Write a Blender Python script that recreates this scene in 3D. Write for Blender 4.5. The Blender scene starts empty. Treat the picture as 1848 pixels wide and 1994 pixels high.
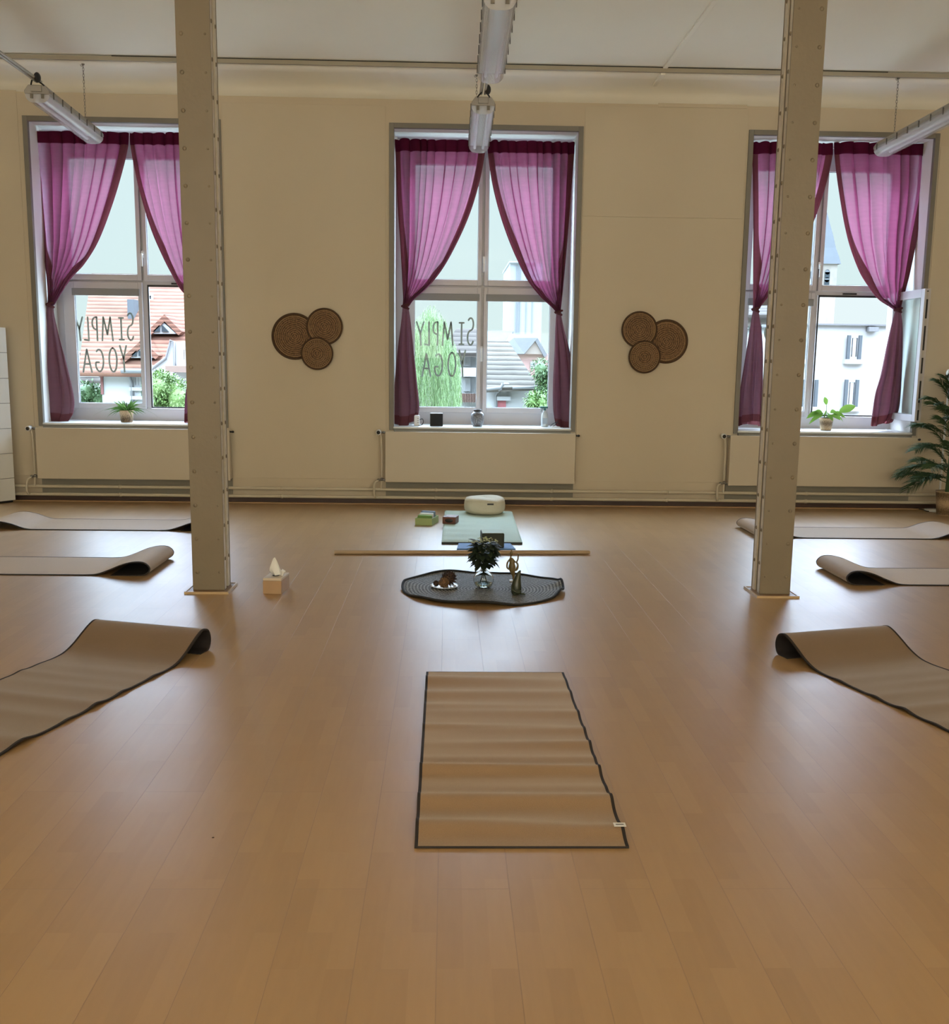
import bpy, bmesh, math, random
from math import sin, cos, pi, radians
from mathutils import Vector, Matrix
random.seed(7)
S = bpy.context.scene
COL = S.collection

# ------------------------------------------------------------------ camera
F, PCY, PITCH, ROLL, YAW, CH = 2039.95, 1044.05, .1644, -.0133, .0279, 1.4
_sy, _cy = sin(YAW), cos(YAW)
_fw = Vector((_sy*cos(PITCH), _cy*cos(PITCH), -sin(PITCH)))
_rt = Vector((_cy, -_sy, 0)); _dn = _fw.cross(_rt)
RT = _rt*cos(ROLL) + _dn*sin(ROLL)
DN = -_rt*sin(ROLL) + _dn*cos(ROLL)
cam_data = bpy.data.cameras.new('camera')
cam = bpy.data.objects.new('camera', cam_data); COL.objects.link(cam)
cam_data.sensor_fit = 'HORIZONTAL'; cam_data.sensor_width = 36.0
cam_data.lens = F/1848*36.0
cam_data.shift_y = (PCY-997)/1848
cam_data.clip_end = 400
m3 = Matrix((RT, -DN, -_fw)).transposed()
cam.matrix_world = Matrix.Translation((0, 0, CH)) @ m3.to_4x4()
S.camera = cam
O0 = Vector((0, 0, CH))
def ray(px, py): return _fw + RT*((px-924)/F) + DN*((py-PCY)/F)
def at(px, py, Y):                      # measured point of the photograph on the vertical plane at depth Y
    d = ray(px, py); return O0 + d*(Y/d.y)
def fl(px, py, z=0.0):                  # measured point on a horizontal plane
    d = ray(px, py); return O0 + d*((z-CH)/d.z)

# ------------------------------------------------------------------ world / exposure
S.view_settings.view_transform = 'Standard'
S.view_settings.look = 'None'
S.view_settings.gamma = 1.0
S.view_settings.use_curve_mapping = False
S.view_settings.exposure = 0.0
w = bpy.data.worlds.new('overcast_sky'); S.world = w; w.use_nodes = True
wn = w.node_tree; wn.nodes.clear()
wo = wn.nodes.new('ShaderNodeOutputWorld'); bg = wn.nodes.new('ShaderNodeBackground')
tc = wn.nodes.new('ShaderNodeTexCoord'); sx = wn.nodes.new('ShaderNodeSeparateXYZ')
rmp = wn.nodes.new('ShaderNodeValToRGB')
rmp.color_ramp.elements[0].position = 0.0; rmp.color_ramp.elements[0].color = (.108, .125, .127, 1)
rmp.color_ramp.elements[1].position = 1.0; rmp.color_ramp.elements[1].color = (1.35, 1.6, 1.95, 1)
for _p, _c in ((.17, (.108, .126, .132, 1)), (.29, (.85, 1.0, 1.25, 1)), (.40, (1.9, 2.35, 3.1, 1)), (.62, (1.9, 2.3, 2.95, 1))):
    _e = rmp.color_ramp.elements.new(_p); _e.color = _c
wn.links.new(tc.outputs['Generated'], sx.inputs[0]); wn.links.new(sx.outputs['Z'], rmp.inputs[0])
wn.links.new(rmp.outputs[0], bg.inputs['Color']); bg.inputs['Strength'].default_value = 7.5
wn.links.new(bg.outputs[0], wo.inputs['Surface'])

def portal(loc, rot, sx_, sy_):
    l = bpy.data.lights.new('sky_portal', 'AREA'); l.shape = 'RECTANGLE'; l.size = sx_; l.size_y = sy_
    l.cycles.is_portal = True
    o = bpy.data.objects.new('sky_portal', l); COL.objects.link(o); o.location = loc; o.rotation_euler = rot
WX = [-3.985, -.566, 2.853]; WW = 1.84; WZ0, WZ1 = .744, 3.617
ROOM = (-6.6, 7.4, -6.0, 10.4)
for x in WX: portal((x+WW/2, 11.12, 2.18), (-pi/2, 0, 0), 1.9, 2.95)
BACKW = [(-5.6, -3.2), (-2.4, 0.0), (.8, 3.2), (4.0, 6.4)]
for a, b in BACKW:                       # added fill lights behind the camera, tilted up towards the ceiling
    l = bpy.data.lights.new('added_back_fill', 'AREA'); l.shape = 'RECTANGLE'; l.size = b-a-.2; l.size_y = 2.9; l.energy = 345; l.color = (1.0, .95, .80)
    o = bpy.data.objects.new('added_back_fill', l); COL.objects.link(o); o.location = ((a+b)/2, -6.1, 2.15); o.rotation_euler = (pi/2+1.1, 0, 0)

# ------------------------------------------------------------------ materials
MATS = {}
def mat(name, col, rough=.6, var=.08, scale=8., bump=0., bscale=60., metal=0., spec=.5, stretch=(1, 1, 1), **kw):
    if name in MATS: return MATS[name]
    m = bpy.data.materials.new(name); m.use_nodes = True; nt = m.node_tree
    p = nt.nodes['Principled BSDF']
    tcn = nt.nodes.new('ShaderNodeTexCoord'); mp = nt.nodes.new('ShaderNodeMapping')
    mp.inputs['Scale'].default_value = stretch
    nt.links.new(tcn.outputs['Object'], mp.inputs[0])
    nz = nt.nodes.new('ShaderNodeTexNoise'); nz.inputs['Scale'].default_value = scale; nz.inputs['Detail'].default_value = 4
    nt.links.new(mp.outputs[0], nz.inputs['Vector'])
    mx = nt.nodes.new('ShaderNodeMixRGB'); mx.inputs[1].default_value = (*[c*(1-var) for c in col], 1)
    mx.inputs[2].default_value = (*[min(1, c*(1+var)) for c in col], 1)
    nt.links.new(nz.outputs['Fac'], mx.inputs[0]); nt.links.new(mx.outputs[0], p.inputs['Base Color'])
    p.inputs['Roughness'].default_value = rough; p.inputs['Metallic'].default_value = metal
    p.inputs['Specular IOR Level'].default_value = spec
    for k, v in kw.items(): p.inputs[k.replace('_', ' ')].default_value = v
    if bump:
        n2 = nt.nodes.new('ShaderNodeTexNoise'); n2.inputs['Scale'].default_value = bscale; n2.inputs['Detail'].default_value = 3
        nt.links.new(mp.outputs[0], n2.inputs['Vector'])
        b = nt.nodes.new('ShaderNodeBump'); b.inputs['Strength'].default_value = bump; b.inputs['Distance'].default_value = .01
        nt.links.new(n2.outputs['Fac'], b.inputs['Height']); nt.links.new(b.outputs[0], p.inputs['Normal'])
    MATS[name] = m; return m

def floor_mat():
    m = bpy.data.materials.new('beech_laminate'); m.use_nodes = True; nt = m.node_tree; p = nt.nodes['Principled BSDF']
    N = nt.nodes.new; L = nt.links.new
    t = N('ShaderNodeTexCoord'); sp = N('ShaderNodeSeparateXYZ'); L(t.outputs['Object'], sp.inputs[0])
    cb = N('ShaderNodeCombineXYZ'); L(sp.outputs['Y'], cb.inputs['X']); L(sp.outputs['X'], cb.inputs['Y'])
    def brick(w_, h_, off, ox, oy, ms):
        mp = N('ShaderNodeMapping'); mp.inputs['Location'].default_value = (ox, oy, 0); L(cb.outputs[0], mp.inputs[0])
        b = N('ShaderNodeTexBrick'); b.offset = off; b.offset_frequency = 2; b.squash = 1
        b.inputs['Scale'].default_value = 1; b.inputs['Brick Width'].default_value = w_; b.inputs['Row Height'].default_value = h_
        b.inputs['Mortar Size'].default_value = ms; b.inputs['Mortar Smooth'].default_value = .3; b.inputs['Bias'].default_value = 0
        b.inputs['Color1'].default_value = (0, 0, 0, 1); b.inputs['Color2'].default_value = (1, 1, 1, 1); b.inputs['Mortar'].default_value = (.5, .5, .5, 1)
        L(mp.outputs[0], b.inputs['Vector']); return b
    PX = fl(860.5, 1280).x; PY = fl(200, 1541.5).y
    big = brick(1.285, .193, .5, -PY+1.285*20, -PX+.193*50, .0013)
    sm = brick(.43, .193/3, .37, .21-PY+20, -PX+.193*50, 0)
    ns = N('ShaderNodeTexNoise'); ns.inputs['Scale'].default_value = 6; ns.inputs['Detail'].default_value = 5
    mp = N('ShaderNodeMapping'); mp.inputs['Scale'].default_value = (9, 1.1, 1); L(t.outputs['Object'], mp.inputs[0]); L(mp.outputs[0], ns.inputs['Vector'])
    a = N('ShaderNodeMath'); a.operation = 'MULTIPLY_ADD'; L(sm.outputs['Color'], a.inputs[0]); a.inputs[1].default_value = .42
    b1 = N('ShaderNodeMath'); b1.operation = 'MULTIPLY_ADD'; L(big.outputs['Color'], b1.inputs[0]); b1.inputs[1].default_value = .12; b1.inputs[2].default_value = .0
    L(b1.outputs[0], a.inputs[2])
    c = N('ShaderNodeMath'); c.operation = 'MULTIPLY_ADD'; L(ns.outputs['Fac'], c.inputs[0]); c.inputs[1].default_value = .45; L(a.outputs[0], c.inputs[2])
    r = N('ShaderNodeValToRGB'); L(c.outputs[0], r.inputs[0])
    r.color_ramp.elements[0].color = (.345, .205, .088, 1); r.color_ramp.elements[1].color = (.445, .28, .125, 1)
    mm = N('ShaderNodeMixRGB'); L(big.outputs['Fac'], mm.inputs[0]); L(r.outputs[0], mm.inputs[1]); mm.inputs[2].default_value = (.33, .2, .1, 1)
    L(mm.outputs[0], p.inputs['Base Color'])
    p.inputs['Roughness'].default_value = .27
    p.inputs['IOR'].default_value = 1.86
    bp_ = N('ShaderNodeBump'); bp_.invert = True; bp_.inputs['Strength'].default_value = .5; bp_.inputs['Distance'].default_value = .002
    L(big.outputs['Fac'], bp_.inputs['Height']); L(bp_.outputs[0], p.inputs['Normal'])
    nr = N('ShaderNodeTexNoise'); nr.inputs['Scale'].default_value = 2.5; L(t.outputs['Object'], nr.inputs['Vector'])
    mr = N('ShaderNodeMapRange'); mr.inputs['To Min'].default_value = .33; mr.inputs['To Max'].default_value = .41; L(nr.outputs['Fac'], mr.inputs[0])
    L(mr.outputs[0], p.inputs['Roughness'])
    return m

def glass_mat(name, tint=(.93, .97, .96), gl=.06):
    m = bpy.data.materials.new(name); m.use_nodes = True; nt = m.node_tree; nt.nodes.clear(); N = nt.nodes.new; L = nt.links.new
    o = N('ShaderNodeOutputMaterial'); mx = N('ShaderNodeMixShader'); tr = N('ShaderNodeBsdfTransparent'); g = N('ShaderNodeBsdfGlossy')
    tr.inputs['Color'].default_value = (*tint, 1); g.inputs['Roughness'].default_value = .02
    lw = N('ShaderNodeLayerWeight'); lw.inputs['Blend'].default_value = .5
    pw = N('ShaderNodeMath'); pw.operation = 'POWER'; pw.inputs[1].default_value = 5; L(lw.outputs['Facing'], pw.inputs[0])
    ma = N('ShaderNodeMath'); ma.operation = 'MULTIPLY_ADD'; ma.inputs[1].default_value = .4; ma.inputs[2].default_value = .005; L(pw.outputs[0], ma.inputs[0])
    L(ma.outputs[0], mx.inputs[0])
    L(tr.outputs[0], mx.inputs[1]); L(g.outputs[0], mx.inputs[2]); L(mx.outputs[0], o.inputs['Surface']); return m

def cloth_mat(name, dcol, tcol, transp, tfac=.6, weave=260):
    m = bpy.data.materials.new(name); m.use_nodes = True; nt = m.node_tree; nt.nodes.clear(); N = nt.nodes.new; L = nt.links.new
    o = N('ShaderNodeOutputMaterial'); d = N('ShaderNodeBsdfDiffuse'); t = N('ShaderNodeBsdfTranslucent'); tr = N('ShaderNodeBsdfTransparent')
    tco = N('ShaderNodeTexCoord'); mp = N('ShaderNodeMapping'); mp.inputs['Scale'].default_value = (1.5, 1.5, 9); L(tco.outputs['Object'], mp.inputs[0])
    nz = N('ShaderNodeTexNoise'); nz.inputs['Scale'].default_value = 5; nz.inputs['Detail'].default_value = 4; L(mp.outputs[0], nz.inputs['Vector'])
    mc = N('ShaderNodeMixRGB'); mc.inputs[1].default_value = (*[c*.85 for c in tcol], 1); mc.inputs[2].default_value = (*[min(1, c*1.15) for c in tcol], 1); L(nz.outputs['Fac'], mc.inputs[0])
    d.inputs['Color'].default_value = (*dcol, 1); L(mc.outputs[0], t.inputs['Color'])
    tr.inputs['Color'].default_value = (.66, .60, .70, 1)
    a = N('ShaderNodeMixShader'); a.inputs[0].default_value = tfac; L(d.outputs[0], a.inputs[1]); L(t.outputs[0], a.inputs[2])
    b = N('ShaderNodeMixShader'); b.inputs[0].default_value = transp; L(a.outputs[0], b.inputs[1]); L(tr.outputs[0], b.inputs[2])
    L(b.outputs[0], o.inputs['Surface']); return m

def tile_mat(name, c1, c2, sc, axis='Z', rough=.8):
    """rows of roof tiles: wave + noise, object space"""
    m = bpy.data.materials.new(name); m.use_nodes = True; nt = m.node_tree; p = nt.nodes['Principled BSDF']; N = nt.nodes.new; L = nt.links.new
    t = N('ShaderNodeTexCoord'); wv = N('ShaderNodeTexWave'); wv.bands_direction = axis; wv.wave_profile = 'SAW'; wv.inputs['Scale'].default_value = sc; wv.inputs['Distortion'].default_value = .6
    L(t.outputs['Object'], wv.inputs['Vector'])
    nz = N('ShaderNodeTexNoise'); nz.inputs['Scale'].default_value = 1.6; L(t.outputs['Object'], nz.inputs['Vector'])
    ad = N('ShaderNodeMath'); ad.operation = 'MULTIPLY_ADD'; L(nz.outputs['Fac'], ad.inputs[0]); ad.inputs[1].default_value = .5
    mu = N('ShaderNodeMath'); mu.operation = 'MULTIPLY'; mu.inputs[1].default_value = .8; L(wv.outputs['Fac'], mu.inputs[0]); L(mu.outputs[0], ad.inputs[2])
    r = N('ShaderNodeValToRGB'); L(ad.outputs[0], r.inputs[0]); r.color_ramp.elements[0].color = (*c1, 1); r.color_ramp.elements[1].color = (*c2, 1); r.color_ramp.elements[0].position = .2
    L(r.outputs[0], p.inputs['Base Color']); p.inputs['Roughness'].default_value = rough; p.inputs['Specular IOR Level'].default_value = .05; return m

def rings_mat(name, c1, c2, sc, fine, wm=.45):
    """coiled weave: rings round the object's z axis plus radial stitches"""
    m = bpy.data.materials.new(name); m.use_nodes = True; nt = m.node_tree; p = nt.nodes['Principled BSDF']; N = nt.nodes.new; L = nt.links.new
    t = N('ShaderNodeTexCoord'); wv = N('ShaderNodeTexWave'); wv.wave_type = 'RINGS'; wv.rings_direction = 'Z'; wv.inputs['Scale'].default_value = sc; wv.inputs['Distortion'].default_value = 1.2; wv.inputs['Detail Scale'].default_value = 6
    L(t.outputs['Object'], wv.inputs['Vector'])
    nz = N('ShaderNodeTexNoise'); nz.inputs['Scale'].default_value = fine; nz.inputs['Detail'].default_value = 2; L(t.outputs['Object'], nz.inputs['Vector'])
    ad = N('ShaderNodeMath'); ad.operation = 'MULTIPLY_ADD'; L(nz.outputs['Fac'], ad.inputs[0]); ad.inputs[1].default_value = .9
    mu = N('ShaderNodeMath'); mu.operation = 'MULTIPLY'; mu.inputs[1].default_value = wm; L(wv.outputs['Fac'], mu.inputs[0]); L(mu.outputs[0], ad.inputs[2])
    r = N('ShaderNodeValToRGB'); L(ad.outputs[0], r.inputs[0]); r.color_ramp.elements[0].position = .42; r.color_ramp.elements[1].position = .95
    r.color_ramp.elements[0].color = (*c1, 1); r.color_ramp.elements[1].color = (*c2, 1)
    L(r.outputs[0], p.inputs['Base Color']); p.inputs['Roughness'].default_value = .75
    b = N('ShaderNodeBump'); b.inputs['Strength'].default_value = .6; b.inputs['Distance'].default_value = .004; L(ad.outputs[0], b.inputs['Height']); L(b.outputs[0], p.inputs['Normal'])
    return m

M_floor = floor_mat()
M_wall = mat('cream_wall_paint', (.60, .515, .385), .85, .03, 1.2, .08, 120)
M_board = mat('cream_board_paint', (.60, .52, .39), .8, .03, 1.5, .05, 120)
M_ceil = mat('pale_ceiling_paint', (.93, .90, .785), .9, .02, 1.5)
M_grey = mat('grey_painted_steel', (.20, .185, .155), .5, .08, 10)
M_col = mat('beige_grey_painted_steel', (.205, .165, .108), .45, .07, 5, .12, 40)
M_coledge = mat('pale_steel_edge', (.62, .56, .45), .5, .2, 20)  # corner angles in a paler colour than the column plates
M_reveal = mat('white_reveal_plaster', (.88, .89, .87), .8, .03, 2)
M_sill = mat('white_sill_paint', (.70, .70, .68), .35, .03, 4)
M_pvc = mat('white_window_plastic', (.56, .545, .57), .35, .02, 3)
M_black = mat('black_rubber', (.012, .012, .013), .5, .1, 10)
M_cas = mat('grey_blind_cassette', (.25, .25, .25), .5, .05, 5)
M_dark = mat('dark_brown_skirting', (.045, .018, .010), .5, .2, 5)
M_strip = mat('floor_edge_strip', (.42, .26, .13), .45, .1, 5)
M_rad = mat('cream_radiator_enamel', (.57, .50, .385), .4, .02, 2)
M_pipe = mat('cream_pipe_enamel', (.56, .50, .38), .35, .04, 6)
M_glass = glass_mat('clear_pane')
M_metal = mat('brushed_steel', (.55, .55, .55), .3, .05, 20, metal=1.0)
M_chrome = mat('chain_steel', (.25, .24, .22), .35, .05, 20, metal=.8)
M_lampb = mat('lamp_grey_plastic', (.34, .32, .29), .45, .05, 8)
M_lampr = mat('lamp_reflector_white', (.85, .85, .84), .35, .03, 8)
M_cloth = cloth_mat('sheer_pink_cloth', (.34, .11, .20), (.36, .075, .175), .30, .62)
M_hem = cloth_mat('plum_hem_cloth', (.17, .06, .065), (.20, .06, .065), .03, .5)
M_head = cloth_mat('plum_header_cloth', (.10, .012, .035), (.10, .012, .035), .0, .35)
M_tail = cloth_mat('dusky_tail_cloth', (.24, .13, .145), (.30, .13, .17), .10, .5)
M_wicker = rings_mat('brown_woven_seagrass', (.05, .024, .009), (.30, .17, .075), 17, 70)
M_wickerrim = mat('dark_woven_rim', (.07, .036, .015), .8, .3, 60, .4, 90)
M_rug = rings_mat('black_braided_jute', (.012, .012, .013), (.46, .47, .45), 15, 150, .26)
M_rugedge = mat('black_rug_edge', (.012, .012, .012), .8, .3, 60, .3, 90)
M_mat = mat('tan_mat_fabric', (.30, .19, .105), .6, .14, 240, .35, 420, Sheen_Weight=.6, Sheen_Roughness=.3, Sheen_Tint=(1, .88, .70, 1))
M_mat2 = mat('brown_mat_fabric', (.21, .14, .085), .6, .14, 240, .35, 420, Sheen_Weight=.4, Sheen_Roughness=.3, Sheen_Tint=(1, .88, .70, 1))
M_matb = mat('dark_mat_backing', (.022, .016, .014), .8, .2, 60)
M_white = mat('white_plastic', (.75, .75, .73), .4, .03, 10)
M_letter = mat('grey_frosted_lettering', (.36, .39, .38), .6, .05, 20)

# ------------------------------------------------------------------ mesh helpers
class MB:
    def __init__(s): s.v = []; s.f = []; s.sm = []; s.mi = []
    def add(s, vs, fs, smooth=False, mi=0):
        o = len(s.v); s.v += [tuple(v) for v in vs]; s.f += [tuple(i+o for i in f) for f in fs]
        s.sm += [smooth]*len(fs); s.mi += [mi]*len(fs); return s
    def box(s, x0, x1, y0, y1, z0, z1, mi=0):
        vs = [(x, y, z) for z in (z0, z1) for y in (y0, y1) for x in (x0, x1)]
        return s.add(vs, [(0, 2, 3, 1), (4, 5, 7, 6), (0, 1, 5, 4), (2, 6, 7, 3), (0, 4, 6, 2), (1, 3, 7, 5)], mi=mi)
    def prism(s, poly, y0, y1, mi=0):          # polygon in x,z extruded in y
        n = len(poly); vs = [(x, y0, z) for x, z in poly]+[(x, y1, z) for x, z in poly]
        return s.add(vs, [tuple(range(n)), tuple(range(2*n-1, n-1, -1))]+[(i, i+n, (i+1) % n+n, (i+1) % n) for i in range(n)], mi=mi)
    def tube(s, pts, r, n=10, cap=True, mi=0):
        pts = [Vector(p) for p in pts]; rs = r if isinstance(r, (list, tuple)) else [r]*len(pts)
        vs = []; up = None
        for i, p in enumerate(pts):
            t = (pts[min(i+1, len(pts)-1)]-pts[max(i-1, 0)]).normalized()
            if up is None: up = t.orthogonal().normalized()
            up = (up - t*up.dot(t))
            up = up.normalized() if up.length > 1e-6 else t.orthogonal().normalized()
            b = t.cross(up)
            for k in range(n):
                a = 2*pi*k/n; vs.append(p+(up*cos(a)+b*sin(a))*rs[i])
        fs = [(i*n+k, i*n+(k+1) % n, (i+1)*n+(k+1) % n, (i+1)*n+k) for i in range(len(pts)-1) for k in range(n)]
        s.add(vs, fs, True, mi)
        if cap:
            s.add([vs[k] for k in range(n)], [tuple(range(n-1, -1, -1))], mi=mi); s.add(vs[-n:], [tuple(range(n))], mi=mi)
        return s
    def lathe(s, prof, c=(0, 0, 0), n=24, mi=0, smooth=True, axis='Z', sq=(1, 1)):
        vs = []
        for r_, z in prof:
            for k in range(n):
                a = 2*pi*k/n; x, y = r_*cos(a)*sq[0], r_*sin(a)*sq[1]
                if axis == 'Z': vs.append((c[0]+x, c[1]+y, c[2]+z))
                else: vs.append((c[0]+x, c[1]-z, c[2]+y))
        fs = [(i*n+k, i*n+(k+1) % n, (i+1)*n+(k+1) % n, (i+1)*n+k) for i in range(len(prof)-1) for k in range(n)]
        return s.add(vs, fs, smooth, mi)
    def grid(s, fn, nu, nv, mi=0, closed=False):
        vs = [fn(i/nu, j/nv) for j in range(nv+1) for i in range(nu+1)]
        fs = [(j*(nu+1)+i, j*(nu+1)+i+1, (j+1)*(nu+1)+i+1, (j+1)*(nu+1)+i) for j in range(nv) for i in range(nu)]
        return s.add(vs, fs, True, mi)
    def ball(s, c, r, n=12, sc=(1, 1, 1), mi=0):
        prof = [(max(1e-4, sin(pi*i/n)), -cos(pi*i/n)) for i in range(n+1)]
        vs = []; k2 = n+4
        for a, z in prof:
            for k in range(k2):
                t = 2*pi*k/k2; vs.append((c[0]+r*sc[0]*a*cos(t), c[1]+r*sc[1]*a*sin(t), c[2]+r*sc[2]*z))
        fs = [(i*k2+k, i*k2+(k+1) % k2, (i+1)*k2+(k+1) % k2, (i+1)*k2+k) for i in range(n) for k in range(k2)]
        return s.add(vs, fs, True, mi)
    def build(s, name, mats, parent=None, loc=(0, 0, 0), rot=(0, 0, 0), bevel=0, solid=0, fixn=False):
        me = bpy.data.meshes.new(name); me.from_pydata(s.v, [], s.f); me.update()
        if not isinstance(mats, (list, tuple)): mats = [mats]
        for m in mats: me.materials.append(m)
        me.polygons.foreach_set('use_smooth', s.sm); me.polygons.foreach_set('material_index', s.mi)
        if fixn:
            b = bmesh.new(); b.from_mesh(me); bmesh.ops.recalc_face_normals(b, faces=b.faces); b.to_mesh(me); b.free()
        o = bpy.data.objects.new(name, me); COL.objects.link(o); o.location = loc; o.rotation_euler = rot
        if parent: o.parent = parent
        if bevel:
            q = o.modifiers.new('bevel', 'BEVEL'); q.width = bevel; q.segments = 2; q.limit_method = 'ANGLE'
        if solid:
            q = o.modifiers.new('solid', 'SOLIDIFY'); q.thickness = solid; q.offset = 0
        return o
def _split(s):
    par = list(range(len(s.v)))
    def fd(i):
        while par[i] != i: par[i] = par[par[i]]; i = par[i]
        return i
    for f in s.f:
        for q in f[1:]: par[fd(q)] = fd(f[0])
    # tube caps are separate islands lying on the same points
    seen = {}
    for i, v in enumerate(s.v):
        kx_ = (round(v[0], 5), round(v[1], 5), round(v[2], 5))
        if kx_ in seen: par[fd(i)] = fd(seen[kx_])
        else: seen[kx_] = i
    out = {}
    for q, f in enumerate(s.f):
        b = out.setdefault(fd(f[0]), (MB(), {}))
        idx = []
        for i in f:
            if i not in b[1]: b[1][i] = len(b[0].v); b[0].v.append(s.v[i])
            idx.append(b[1][i])
        b[0].f.append(tuple(idx)); b[0].sm.append(s.sm[q]); b[0].mi.append(s.mi[q])
    return [b[0] for b in out.values()]
def build_each(s, name, mats, parent=None, **kw):      # every separate piece becomes a part of its own
    return [p.build(name, mats, parent, **kw) for p in _split(s)]
def tag(o, label=None, cat=None, group=None, kind=None):
    if label: o['label'] = label
    if cat: o['category'] = cat
    if group: o['group'] = group
    if kind: o['kind'] = kind
    return o
def empty(name, loc=(0, 0, 0), rz=0):
    o = bpy.data.objects.new(name, None); COL.objects.link(o); o.location = loc; o.rotation_euler = (0, 0, rz); o.empty_display_size = .1; return o
def copy_tree(o, parent=None):
    c = o.copy(); COL.objects.link(c); c.parent = parent
    for ch in list(o.children): copy_tree(ch, c)
    return c
def interp(pts, t):
    if t <= pts[0][0]: return pts[0][1]
    for (a, x), (b, y) in zip(pts, pts[1:]):
        if t <= b:
            k = (t-a)/(b-a); return x+(y-x)*k
    return pts[-1][1]
def smooth_interp(pts, t):                      # catmull-rom on (t,x)
    n = len(pts)
    if t <= pts[0][0]: return pts[0][1]
    if t >= pts[-1][0]: return pts[-1][1]
    for i in range(n-1):
        if t <= pts[i+1][0]:
            a, b = pts[i], pts[i+1]; h = b[0]-a[0]; k = (t-a[0])/h
            m0 = (b[1]-pts[i-1][1])/(b[0]-pts[i-1][0]) if i > 0 else (b[1]-a[1])/h
            m1 = (pts[i+2][1]-a[1])/(pts[i+2][0]-a[0]) if i < n-2 else (b[1]-a[1])/h
            return (2*k**3-3*k*k+1)*a[1]+(k**3-2*k*k+k)*h*m0+(-2*k**3+3*k*k)*b[1]+(k**3-k*k)*h*m1
def spline(pts, n):                             # smooth polyline through points
    P = [Vector(p) for p in pts]; out = []
    for i in range(len(P)-1):
        a, b, c, d = P[max(i-1, 0)], P[i], P[i+1], P[min(i+2, len(P)-1)]
        for k in range(n):
            t = k/n; out.append(.5*((2*b)+(c-a)*t+(2*a-5*b+4*c-d)*t*t+(3*b-a-3*c+d)*t**3))
    out.append(P[-1]); return out

# ------------------------------------------------------------------ room shell
def wall_y(name, x0, x1, y0, y1, z0, z1, holes, mats):   # wall spanning x, thickness y0 (room side)..y1
    xs = sorted({x0, x1, *[h[0] for h in holes], *[h[1] for h in holes]}); zs = sorted({z0, z1, *[h[2] for h in holes], *[h[3] for h in holes]})
    b = MB()
    hole = lambda x, z: any(h[0] < x < h[1] and h[2] < z < h[3] for h in holes)
    for i in range(len(xs)-1):
        for j in range(len(zs)-1):
            if hole((xs[i]+xs[i+1])/2, (zs[j]+zs[j+1])/2): continue
            for y in (y0, y1):
                b.add([(xs[i], y, zs[j]), (xs[i+1], y, zs[j]), (xs[i+1], y, zs[j+1]), (xs[i], y, zs[j+1])], [(0, 1, 2, 3)])
    for h in holes:
        a, c, d, e = h
        for q in ([(a, y0, d), (a, y1, d), (a, y1, e), (a, y0, e)], [(c, y0, d), (c, y1, d), (c, y1, e), (c, y0, e)], [(a, y0, d), (c, y0, d), (c, y1, d), (a, y1, d)], [(a, y0, e), (c, y0, e), (c, y1, e), (a, y1, e)]):
            b.add(q, [(0, 1, 2, 3)], mi=1)
    for q in ([(x0, y0, z0), (x0, y1, z0), (x0, y1, z1), (x0, y0, z1)], [(x1, y0, z0), (x1, y1, z0), (x1, y1, z1), (x1, y0, z1)], [(x0, y0, z1), (x1, y0, z1), (x1, y1, z1), (x0, y1, z1)], [(x0, y0, z0), (x1, y0, z0), (x1, y1, z0), (x0, y1, z0)]):
        b.add(q, [(0, 1, 2, 3)])
    o = b.build(name, mats); tag(o, kind='structure'); return o
X0, X1, Y0, Y1 = ROOM
tag(MB().box(X0-.3, X1+.3, Y0-.4, Y1, -.25, 0).build('floor', M_floor), kind='structure')
wall_y('wall_window', X0, X1, Y1, Y1+.62, -.3, 4.3, [(x+.04, x+WW-.04, WZ0+.0, WZ1-.04) for x in WX], [M_wall, M_reveal])
wall_y('wall_back', X0, X1, Y0, Y0-.4, -.3, 4.3, [(a, b, .6, 3.7) for a, b in BACKW], [M_wall, M_reveal])
tag(MB().box(X0-.3, X0, Y0, Y1+.6, -.3, 4.3).build('wall_left', M_wall), kind='structure')
tag(MB().box(X1, X1+.3, Y0, Y1+.6, -.3, 4.3).build('wall_right', M_wall), kind='structure')
# ceiling: main slab, lower band by the window wall, soft cove
YB = 9.80
b = MB().box(X0-.3, X1+.3, Y0-.4, YB, 4.0, 4.3)
prof = [(YB+.006, 4.06), (YB+.006, 3.965), (10.05, 3.962), (10.20, 3.950), (10.30, 3.925), (10.37, 3.885), (10.40, 3.83), (10.45, 3.83), (10.45, 4.06)]
n = len(prof)
b.add([(X0, y, z) for y, z in prof]+[(X1, y, z) for y, z in prof], [(i, i+1, i+1+n, i+n) for i in range(n-1)], True)
tag(b.build('ceiling', M_ceil), kind='structure')
tag(MB().box(X0, X1, YB-.022, YB+.006, 3.958, 3.992).build('trim_1', mat('ceiling_strip_paint', (.40, .36, .28), .8, .03, 3)), kind='structure')
tag(MB().box(-2.95, 3.9, YB-.024, YB-.0, 3.9921, 3.9995).build('trim_30', M_black), kind='structure')  # black strip standing in for the shaded gap at the ceiling step
tag(MB().box(1.885, 1.925, 4.0, YB-.022, 3.985, 4.0).box(1.875, 1.915, YB+.006, 10.2, 3.94, 3.965).build('trim_2', M_ceil, bevel=.003), kind='structure')
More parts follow.
